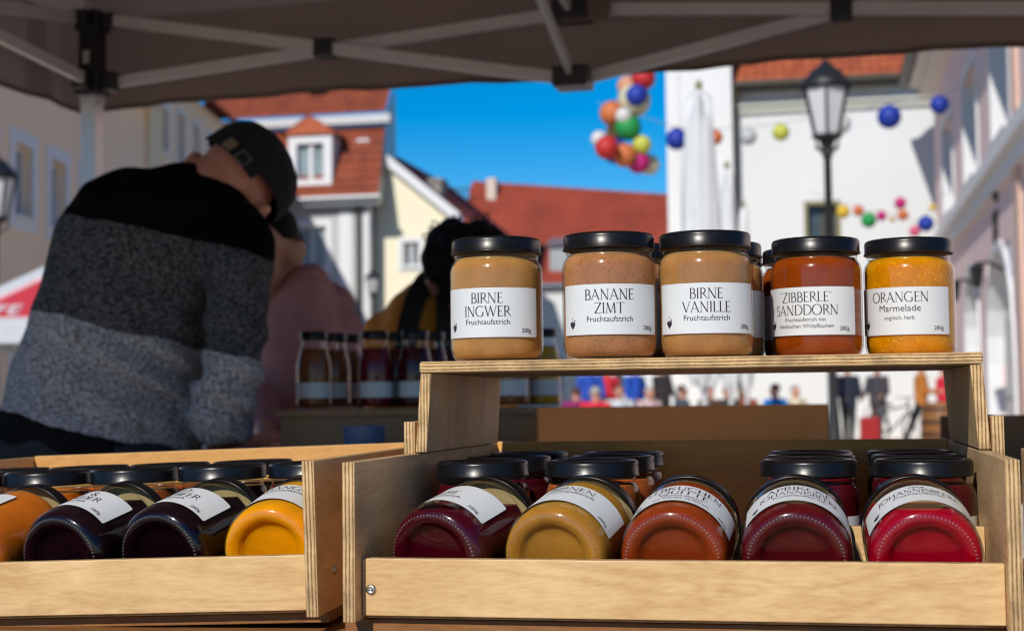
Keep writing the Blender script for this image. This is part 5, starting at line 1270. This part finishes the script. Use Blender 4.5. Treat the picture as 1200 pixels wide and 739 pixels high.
# ---------------------------------------------------------------- woman in the mauve hoodie
def woman():
    D = 3.55; base = PD(352, 470, D); t = thing('person', 'woman in mauve hooded top looking down across the rear counter', 'person', loc=(base.x, base.y, 0))
    r_, f_, u_ = Vector((cr.x, cr.y, 0)).normalized(), Vector((cf.x, cf.y, 0)).normalized(), Vector((0, 0, 1))
    hc = PD(308, 296, D-.06); T = u_*.86-f_*.42-r_*.18; F = -f_*.72-u_*.55-r_*.38
    pr, P, X, T, F = head_prims(hc, T, F, 1.0)
    ch = PD(352, 420, D); nk = PD(346, 345, D)
    pr += [('c', nk, .055, P(0, -.03, -.04), .05), ('c', nk, .07, ch, .12), ('c', ch, .12, Vector((base.x, base.y, .95)), .13)]
    for s in (-1, 1):
        hp = Vector((base.x, base.y, .92))+r_*.08*s; kn = hp+Vector((0, 0, -.44)); an = kn+Vector((0, 0, -.40)); pr += [('c', hp, .08, kn, .05), ('c', kn, .05, an, .036), ('c', an, .036, an-f_*.12-u_*.03, .026)]
        sh = PD(352+s*48, 385, D); el = PD(352+s*54, 455, D-.05); ha = PD(335+s*22, 478, D-.30); ha.z = .93
        pr += [('c', sh, .045, el, .035), ('c', el, .035, ha, .024), ('e', ha-f_*.03, (f_*.045, r_*.035, u_*.015))]
        for k in range(4):
            a = ha-f_*.065+r_*(-.026+.017*k); pr += [('c', a, .009, a-f_*.03, .0085), ('c', a-f_*.03, .0085, a-f_*.055-u_*.014, .0075)]
        pr += [('c', ha+r_*.03*(-s), .011, ha-f_*.05+r_*.045*(-s), .009)]
        pr += [('c', PD(352, 385, D), .07, sh, .045)]
    blob('body', pr, .009, SKIN, t, 4)
    eye = MB()
    HOOD = fabric('mauve sweatshirt fleece', (.44, .19, .18), 40)
    rows = [(311, 356, 374, .05, .0), (320, 344, 384, .09), (335, 326, 394, .12), (352, 312, 402, .13), (378, 302, 409, .14), (410, 298, 413, .14), (450, 297, 412, .14), (490, 300, 408, .14), (530, 304, 402, .14)]
    slv = []
    for s in (-1, 1):
        sh = PD(352+s*44, 388, D-.02); el = PD(352+s*52, 455, D-.06); ha = PD(335+s*22, 478, D-.24); ha.z = .95; slv += [('c', sh, .065, el, .055), ('c', el, .055, ha, .04)]
    from mathutils import noise
    fold = lambda c: c+(c-PD(352, 430, D+.1)).normalized()*(noise.noise(c*9)*.016+noise.noise(c*21)*.007)
    top = blob('hooded_top', slv, .010, HOOD, t, 4, rings=[loft_px(rows, D)], disp=fold)
    hp_ = []
    for k in range(9):
        a = -2.4+4.8*k/8; c = PD(343, 352, D+.02)+r_*(.105*math.sin(a))+f_*(.085*math.cos(a))+u_*(.035*math.cos(a)-.01); hp_.append(c)
    blob('hood', [('c', hp_[i], .045, hp_[i+1], .045) for i in range(8)], .010, HOOD, t, 4, disp=fold)
    tp = []
    for s in (-1, 1):
        hp = Vector((base.x, base.y, .92))+r_*.085*s; kn = hp+Vector((0, 0, -.44)); an = kn+Vector((0, 0, -.38)); tp += [('c', hp, .10, kn, .065), ('c', kn, .065, an, .055)]
    blob('trousers', tp, .02, fabric('blue jeans', (.05, .07, .12)), t, 3)
    blob('hair', [('e', P(0, -.030, .036), (X*.080, F*.080, T*.072)), ('e', P(0, -.08, -.01), (X*.06, F*.04, T*.06))], .009, HAIRD, t, 3)
    for s in (-1, 1):
        b = MB(); b.bar(P(s*.018, .094, .020)-t.location, P(s*.046, .083, .019)-t.location, .006, .006); b.build('eyebrow', HAIRB, t)
        b = MB(); b.bar(P(s*.022, .094, .000)-t.location, P(s*.044, .084, .001)-t.location, .005, .004); b.build('eyelid', HAIRB, t)
    b = MB(); b.bar(P(-.02, .100, -.063)-t.location, P(.02, .100, -.063)-t.location, .004, .003); b.build('mouth', mat('lip', (.30, .09, .08), .5), t)
woman()

# ---------------------------------------------------------------- person with curly hair in mustard jacket
def curly():
    D = 3.85; base = PD(520, 470, D); t = thing('person', 'person with dark curly hair in mustard jacket with dark shoulder strap, bending forward', 'person', loc=(base.x, base.y, 0))
    r_, f_, u_ = Vector((cr.x, cr.y, 0)).normalized(), Vector((cf.x, cf.y, 0)).normalized(), Vector((0, 0, 1))
    hc = PD(548, 332, D-.14); T = u_*.62-f_*.74+r_*.2; F = -f_*.45-u_*.85+r_*.28
    pr, P, X, T, F = head_prims(hc, T, F, 1.0)
    nk = PD(520, 358, D); ch = PD(516, 420, D)
    pr += [('c', nk, .06, P(0, -.03, -.04), .052), ('c', nk, .08, ch, .12), ('c', ch, .12, Vector((base.x, base.y, .95)), .13)]
    for s in (-1, 1):
        hp = Vector((base.x, base.y, .92))+r_*.085*s; kn = hp+Vector((0, 0, -.44)); an = kn+Vector((0, 0, -.40)); pr += [('c', hp, .08, kn, .05), ('c', kn, .05, an, .036), ('c', an, .036, an-f_*.12-u_*.03, .026)]
        sh = PD(516+s*64, 392, D); el = PD(516+s*72, 460, D-.08); ha = PD(516+s*40, 476, D-.34); ha.z = .94
        pr += [('c', PD(516, 390, D), .07, sh, .05), ('c', sh, .05, el, .038), ('c', el, .038, ha, .026), ('e', ha-f_*.03, (f_*.045, r_*.036, u_*.016))]
        for k in range(4):
            a = ha-f_*.065+r_*(-.026+.017*k); pr += [('c', a, .009, a-f_*.03, .0085), ('c', a-f_*.03, .0085, a-f_*.055-u_*.014, .0075)]
        pr += [('c', ha+r_*.03*(-s), .011, ha-f_*.05+r_*.045*(-s), .009)]
    blob('body', pr, .010, mat('tan skin', (.30, .14, .09), .5), t, 4)
    rows = [(326, 492, 516, .06), (333, 480, 545, .09), (348, 462, 572, .12), (370, 448, 588, .14), (398, 434, 600, .15), (430, 426, 606, .15), (480, 428, 604, .15), (530, 432, 600, .15)]
    slv = []
    for s in (-1, 1):
        sh = PD(516+s*62, 395, D); el = PD(516+s*70, 460, D-.08); ha = PD(516+s*42, 474, D-.28); ha.z = .96; slv += [('c', sh, .07, el, .058), ('c', el, .058, ha, .042)]
    from mathutils import noise
    fold = lambda c: c+(c-PD(516, 430, D+.1)).normalized()*(noise.noise(c*8)*.016+noise.noise(c*19)*.008)
    blob('jacket', slv, .011, fabric('mustard wool', (.60, .23, .016), 30), t, 4, rings=[loft_px(rows, D, power=2.1)], disp=fold)
    b = MB(); pts = [PD(508, 322, D-.06), PD(497, 332, D-.115), PD(487, 350, D-.145), PD(480, 375, D-.165), (PD(474, 405, D-.175)), PD(470, 440, D-.175)]
    for i in range(len(pts)-1): b.bar(pts[i]-t.location, pts[i+1]-t.location, .05, .012, up=-f_)
    b.build('shoulder_strap', BLACKC, t)
    b = MB(); b.bar(PD(523, 335, D-.13)-t.location, PD(524, 440, D-.19)-t.location, .05, .03, up=-f_); b.build('dark_scarf', BLACKC, t)
    tp = []
    for s in (-1, 1):
        hp = Vector((base.x, base.y, .92))+r_*.085*s; kn = hp+Vector((0, 0, -.44)); an = kn+Vector((0, 0, -.38)); tp += [('c', hp, .10, kn, .065), ('c', kn, .065, an, .055)]
    blob('trousers', tp, .02, fabric('dark blue jeans', (.03, .045, .08)), t, 3)
    rr = random.Random(3); hp_ = [('e', P(0, -.012, .030), (X*.092, F*.108, T*.090))]
    for k in range(70):
        a = rr.uniform(0, 6.28); e = rr.uniform(-.35, 1.2); d = X*math.cos(a)*math.cos(e)*.092+F*math.sin(a)*math.cos(e)*.105+T*math.sin(e)*.098
        if F.normalized().dot(d.normalized()) > .75 and e < .35: continue
        hp_.append(('e', P(0, -.012, .030)+d*rr.uniform(.95, 1.08), (X*.034, F*.034, T*.034)))
    h = blob('hair', hp_, .008, HAIRD, t, 4)
    b = MB()
    for k in range(18):
        a = rr.uniform(0, 6.28); e = rr.uniform(.1, 1.5); d = (X*math.cos(a)*math.cos(e)+F*math.sin(a)*math.cos(e)+T*math.sin(e)).normalized(); o = P(0, -.012, .030)+d*.105-t.location; q = d.cross(X+F*.3).normalized(); w2 = d.cross(q)
        rad = rr.uniform(.016, .028); pts = [o+d*(rad+rad*math.sin(x))+q*rad*math.cos(x)+w2*.004*x for x in [i*.7-1.6 for i in range(8)]]
        b.tube(pts, .0018, 5)
    tag(b.build('curls', HAIRD, h), kind='stuff')
curly()

# ================================================================== PEOPLE IN THE SQUARE
FABS = {}
def fab(c):
    k = 'cloth %.2f %.2f %.2f' % c
    if k not in FABS: FABS[k] = fabric(k, c, 9)
    return FABS[k]
def passer(u, D, label, top, legs, hair=HAIRB, h=1.70, face=0.0, sit=False, lean=0, arm=.0, grp='people in the square', v=None):
    g = PZ(u, 470+1800/D, 0.0); g = EYE+ray(u, 480)*D; g.z = 0
    t = thing('person', label, 'person', loc=g, group=grp); k = h/1.70
    c, s_ = math.cos(face+YAW), math.sin(face+YAW); r_ = Vector((c, s_, 0)); f_ = Vector((s_, -c, 0)); u_ = Vector((0, 0, 1))   # f_ = facing; 0 faces the camera
    L = lambda x, y, z: g+(r_*x+f_*(y+lean*max(0, z-.9))+u_*z)*k
    drop = .42 if sit else 0
    hz = 1.58-drop
    pr, P, X, T, F = head_prims(L(0, .02, hz), u_+f_*lean*.5, f_-u_*.1, 1.0*k)
    pr += [('c', L(0, 0, 1.40-drop), .065*k, P(0, -.02, -.05), .052*k), ('c', L(0, 0, 1.36-drop), .10*k, L(0, 0, .98-drop), .12*k)]
    legp, slv, shoes = [], [], []
    for q in (-1, 1):
        hp = L(q*.085, 0, .92-drop)
        if sit: kn = L(q*.10, .42, .50); an = L(q*.10, .44, .08)
        else: kn = L(q*.10, .03+.22*q*arm, .51); an = L(q*.10, -.04+.34*q*arm, .08)
        legp += [('c', hp, .095*k, kn, .068*k), ('c', kn, .068*k, an, .052*k)]; shoes.append((an+f_*.10*k-u_*.035*k, an-u_*.03*k))
        pr += [('c', hp, .085*k, kn, .055*k), ('c', kn, .055*k, an, .036*k), ('c', an-u_*.02, .035*k, an+f_*.1*k-u_*.04*k, .03*k), ('c', L(0, 0, 1.0-drop), .1*k, hp, .085*k)]
        sh = L(q*.185, 0, 1.38-drop); el = L(q*.245, -.02+.15*arm, 1.10-drop); ha = L(q*.20, .10+.25*arm, .90-drop+.22*arm)
        slv += [('c', L(0, 0, 1.36-drop), .09*k, sh, .072*k), ('c', sh, .066*k, el, .052*k), ('c', el, .052*k, ha, .04*k)]
        pr += [('c', L(0, 0, 1.36-drop), .08*k, sh, .05*k), ('c', sh, .05*k, el, .038*k), ('c', el, .038*k, ha, .026*k), ('e', ha+(ha-el).normalized()*.06, (r_*.03, f_*.045, u_*.05))]
        hd = ha+(ha-el).normalized()*.08
        for i in range(4): a = hd+f_*(.03-.02*i); pr.append(('c', a, .011, a+(ha-el).normalized()*.06, .009))
    blob('body', pr, .022*k, SKIN, t, 2)
    blob('jacket', slv+[('c', L(0, 0, 1.34-drop), .135*k, L(0, 0, 1.12-drop), .145*k), ('c', L(-.06, 0, 1.12-drop), .125*k, L(-.06, 0, .88-drop), .125*k), ('c', L(.06, 0, 1.12-drop), .125*k, L(.06, 0, .88-drop), .125*k)], .022*k, fab(top), t, 2)
    blob('trousers', legp+[('c', L(-.05, 0, .92-drop), .12*k, L(.05, 0, .92-drop), .12*k)], .024*k, fab(legs), t, 2)
    for a, c_ in shoes: blob('shoe', [('c', a, .038*k, c_, .042*k)], .02, BLACKC, t, 1)
    blob('hair', [('e', P(0, -.022, .034), (X*.086*k, F*.096*k, T*.084*k))], .018, hair, t, 2)
    return t
DK = (.012, .013, .016); JE = (.05, .07, .12); GY = (.07, .075, .09)
passer(994, 31, 'person in navy jacket and black trousers standing beside a grey sign post', (.010, .016, .035), DK, HAIRD, face=2.6, arm=.35)
passer(1029, 32, 'person in charcoal jacket and grey jeans walking across the square', (.045, .042, .055), GY, HAIRB, face=-.6, arm=.6)
passer(1080, 30, 'person in orange jacket and black trousers reaching out an arm', (.42, .15, .02), DK, HAIRB, face=1.2, arm=.9)
passer(1106, 33, 'person in bright red jacket beside the wooden barrel', (.55, .02, .05), DK, HAIRD, h=1.66, face=.8)
seats = [(675, 25.5, 'seated person in magenta coat at the beer table', (.22, .01, .10), HAIRB, 1.66, 2.9), (692, 29, 'standing person in royal blue jacket behind the beer table', (.01, .06, .36), HAIRG, 1.75, 0), (712, 30, 'standing person in scarlet jacket behind the beer table', (.60, .02, .04), HAIRB, 1.72, .4),
         (698, 22.5, 'seated person in red jacket with their back to the stall', (.62, .015, .04), HAIRG, 1.62, 3.1), (726, 24.5, 'seated person facing the stall in pale jacket', (.50, .52, .55), HAIRB, 1.68, .1), (744, 28, 'standing person in blue anorak by the beer table', (.01, .07, .42), HAIRD, 1.70, .7),
         (761, 26, 'seated person in pale flowered blouse at the beer table', (.55, .40, .40), HAIRG, 1.64, .5), (776, 30, 'standing person in black coat by the beer table', (.02, .015, .018), HAIRD, 1.74, 2.2), (799, 26.5, 'seated person in slate blue jacket at the beer table', (.06, .07, .10), HAIRB, 1.68, 1.9),
         (832, 28, 'seated person in brown jacket far along the benches', (.10, .05, .03), HAIRB, 1.66, .3), (852, 29, 'seated person in dark green coat far along the benches', (.02, .04, .03), HAIRB, 1.66, .2), (874, 30, 'seated person in rust jacket far along the benches', (.25, .06, .03), HAIRD, 1.66, -.4),
         (909, 24.5, 'seated person in bright azure jacket at the bench end', (.01, .18, .55), HAIRD, 1.66, -.9), (932, 27, 'seated person in cream pullover at the bench end', (.62, .55, .42), HAIRG, 1.66, .5)]
for (u, D, lab, c, hr, h, fc) in seats: passer(u, D, lab, c, JE, hr, h, fc, sit='seated' in lab, arm=.5)
def beer_table(u, D, lab, Lx, m):
    g = EYE+ray(u, 480)*D; t = thing('beer_table', lab, 'table', loc=(g.x, g.y, 0)); t.rotation_euler.z = YAW
    for i in range(2):
        b = MB(); b.box(-Lx/2, Lx/2, -.25+i*.255, -.005+i*.255, .74, .77); b.build('plank', m, t)
    for x in (-Lx/2+.3, Lx/2-.3):
        b = MB(); b.bar((x, -.2, 0), (x, .15, .74), .04); b.bar((x, .2, 0), (x, -.15, .74), .04); b.build('trestle', IRON, t)
    for y in (-.62, .62):
        g2 = t.location+Vector((-math.sin(YAW)*y, math.cos(YAW)*y, 0)); s = thing('bench', 'slim wooden bench along the ' + lab.replace('long ', '') + (', stall side' if y < 0 else ', far side'), 'bench', loc=g2); s.rotation_euler.z = YAW
        b = MB(); b.box(-Lx/2, Lx/2, -.125, .125, .42, .45); b.build('seat', PINE['x'], s)
        for x in (-Lx/2+.3, Lx/2-.3): b = MB(); b.bar((x, -.1, 0), (x, -.08, .42), .03); b.bar((x, .1, 0), (x, .08, .42), .03); b.build('leg', IRON, s)
beer_table(735, 24.4, 'long beer table with a blue top', 2.2, mat('blue table cover', (.08, .13, .30), .6))
beer_table(850, 28.6, 'long wooden beer table further along', 2.6, PINE['x'])
beer_table(922, 25.8, 'short beer table with a cream cloth', 1.2, mat('cream table cover', (.62, .56, .45), .7))
# wooden barrel at the right, red shopping bag, sign post
g = EYE+ray(1103, 480)*27; t = thing('wooden_barrel', 'wooden barrel with iron hoops standing on the square', 'barrel', loc=(g.x, g.y, 0))
for k in range(20):
    b = MB(); a0, a1 = 2*math.pi*k/20+.008, 2*math.pi*(k+1)/20-.008
    for (z0, r0), (z1, r1) in zip(((0, .30), (.3, .36), (.6, .36), (.9, .30)), ((.3, .36), (.6, .36), (.9, .30))): b.quad((r0*math.cos(a0), r0*math.sin(a0), z0), (r0*math.cos(a1), r0*math.sin(a1), z0), (r1*math.cos(a1), r1*math.sin(a1), z1), (r1*math.cos(a0), r1*math.sin(a0), z1))
    b.build('stave', PINE['z'], t)
for z, r_ in ((.12, .332), (.34, .37), (.56, .37), (.78, .332)): b = MB(); b.lathe([(r_-.01, z-.025), (r_, z-.025), (r_, z+.025), (r_-.01, z+.025)], 40); b.build('hoop', IRON, t)
b = MB(); b.lathe([(0, .86), (.305, .86)], 20); b.build('head', PINE['x'], t)
g = EYE+ray(1019, 480)*30.5; t = thing('shopping_bag', 'dark red shopping bag hanging low beside the walking person', 'bag', loc=(g.x, g.y, .06)); t.rotation_euler.z = YAW
b = MB(); b.box(-.2, .2, -.07, .07, 0, .55); o = b.build('bag_body', mat('dark red cloth', (.32, .01, .015), .7), t); bevel(o.data, .04)
b = MB(); b.tube([(-.1, 0, .54), (-.07, 0, .75), (.07, 0, .75), (.1, 0, .54)], .012, 6); b.build('handle', mat('dark red strap', (.22, .01, .015), .7), t)
g = EYE+ray(974, 480)*30; t = thing('sign_post', 'grey post standing at the edge of the chipboard tray view', 'post', loc=(g.x, g.y, 0))
b = MB(); b.tube([(0, 0, 0), (0, 0, 2.6)], .06, 12); b.build('post', ZINC, t); b = MB(); b.lathe([(0, 2.7), (.05, 2.68), (.075, 2.62), (.06, 2.58)], 12); b.build('cap', ZINC, t); b = MB(); b.lathe([(.12, 0), (.12, .15), (.07, .2)], 12); b.build('collar', ZINC, t)
# bicycle
g = EYE+ray(1049, 480)*31; t = thing('bicycle', 'dark bicycle parked on the square between the walkers', 'bicycle', loc=(g.x, g.y, 0)); t.rotation_euler.z = YAW+.5
for x in (-.52, .52):
    b = MB(); b.tube([(x+.33*math.cos(a), 0, .34+.33*math.sin(a)) for a in [2*math.pi*i/28 for i in range(29)]], .018, 6, caps=False); wh = b.build('wheel', BLACKC, t)
    b = MB()
    for i in range(10): a = 2*math.pi*i/10; b.bar((x, 0, .34), (x+.32*math.cos(a), 0, .34+.32*math.sin(a)), .006)
    b.build('spoke', STEEL, wh)
b = MB()
for p, q in (((-.52, 0, .34), (-.15, 0, .30)), ((-.15, 0, .30), (-.25, 0, .80)), ((-.25, 0, .72), (-.52, 0, .34)), ((-.25, 0, .74), (.35, 0, .82)), ((-.15, 0, .30), (.38, 0, .74)), ((.33, 0, .92), (.52, 0, .34))): b.tube([p, q], .02, 8)
b.build('frame', IRON, t); b = MB(); b.tube([(.28, -.26, .98), (.34, 0, 1.0), (.28, .26, .98)], .014, 6); b.tube([(.34, 0, 1.0), (.33, 0, .9)], .014, 6); b.build('handlebar', STEEL, t); b = MB(); b.box(-.38, -.12, -.07, .07, .82, .88); bevel(b.build('saddle', BLACKC, t).data, .03)
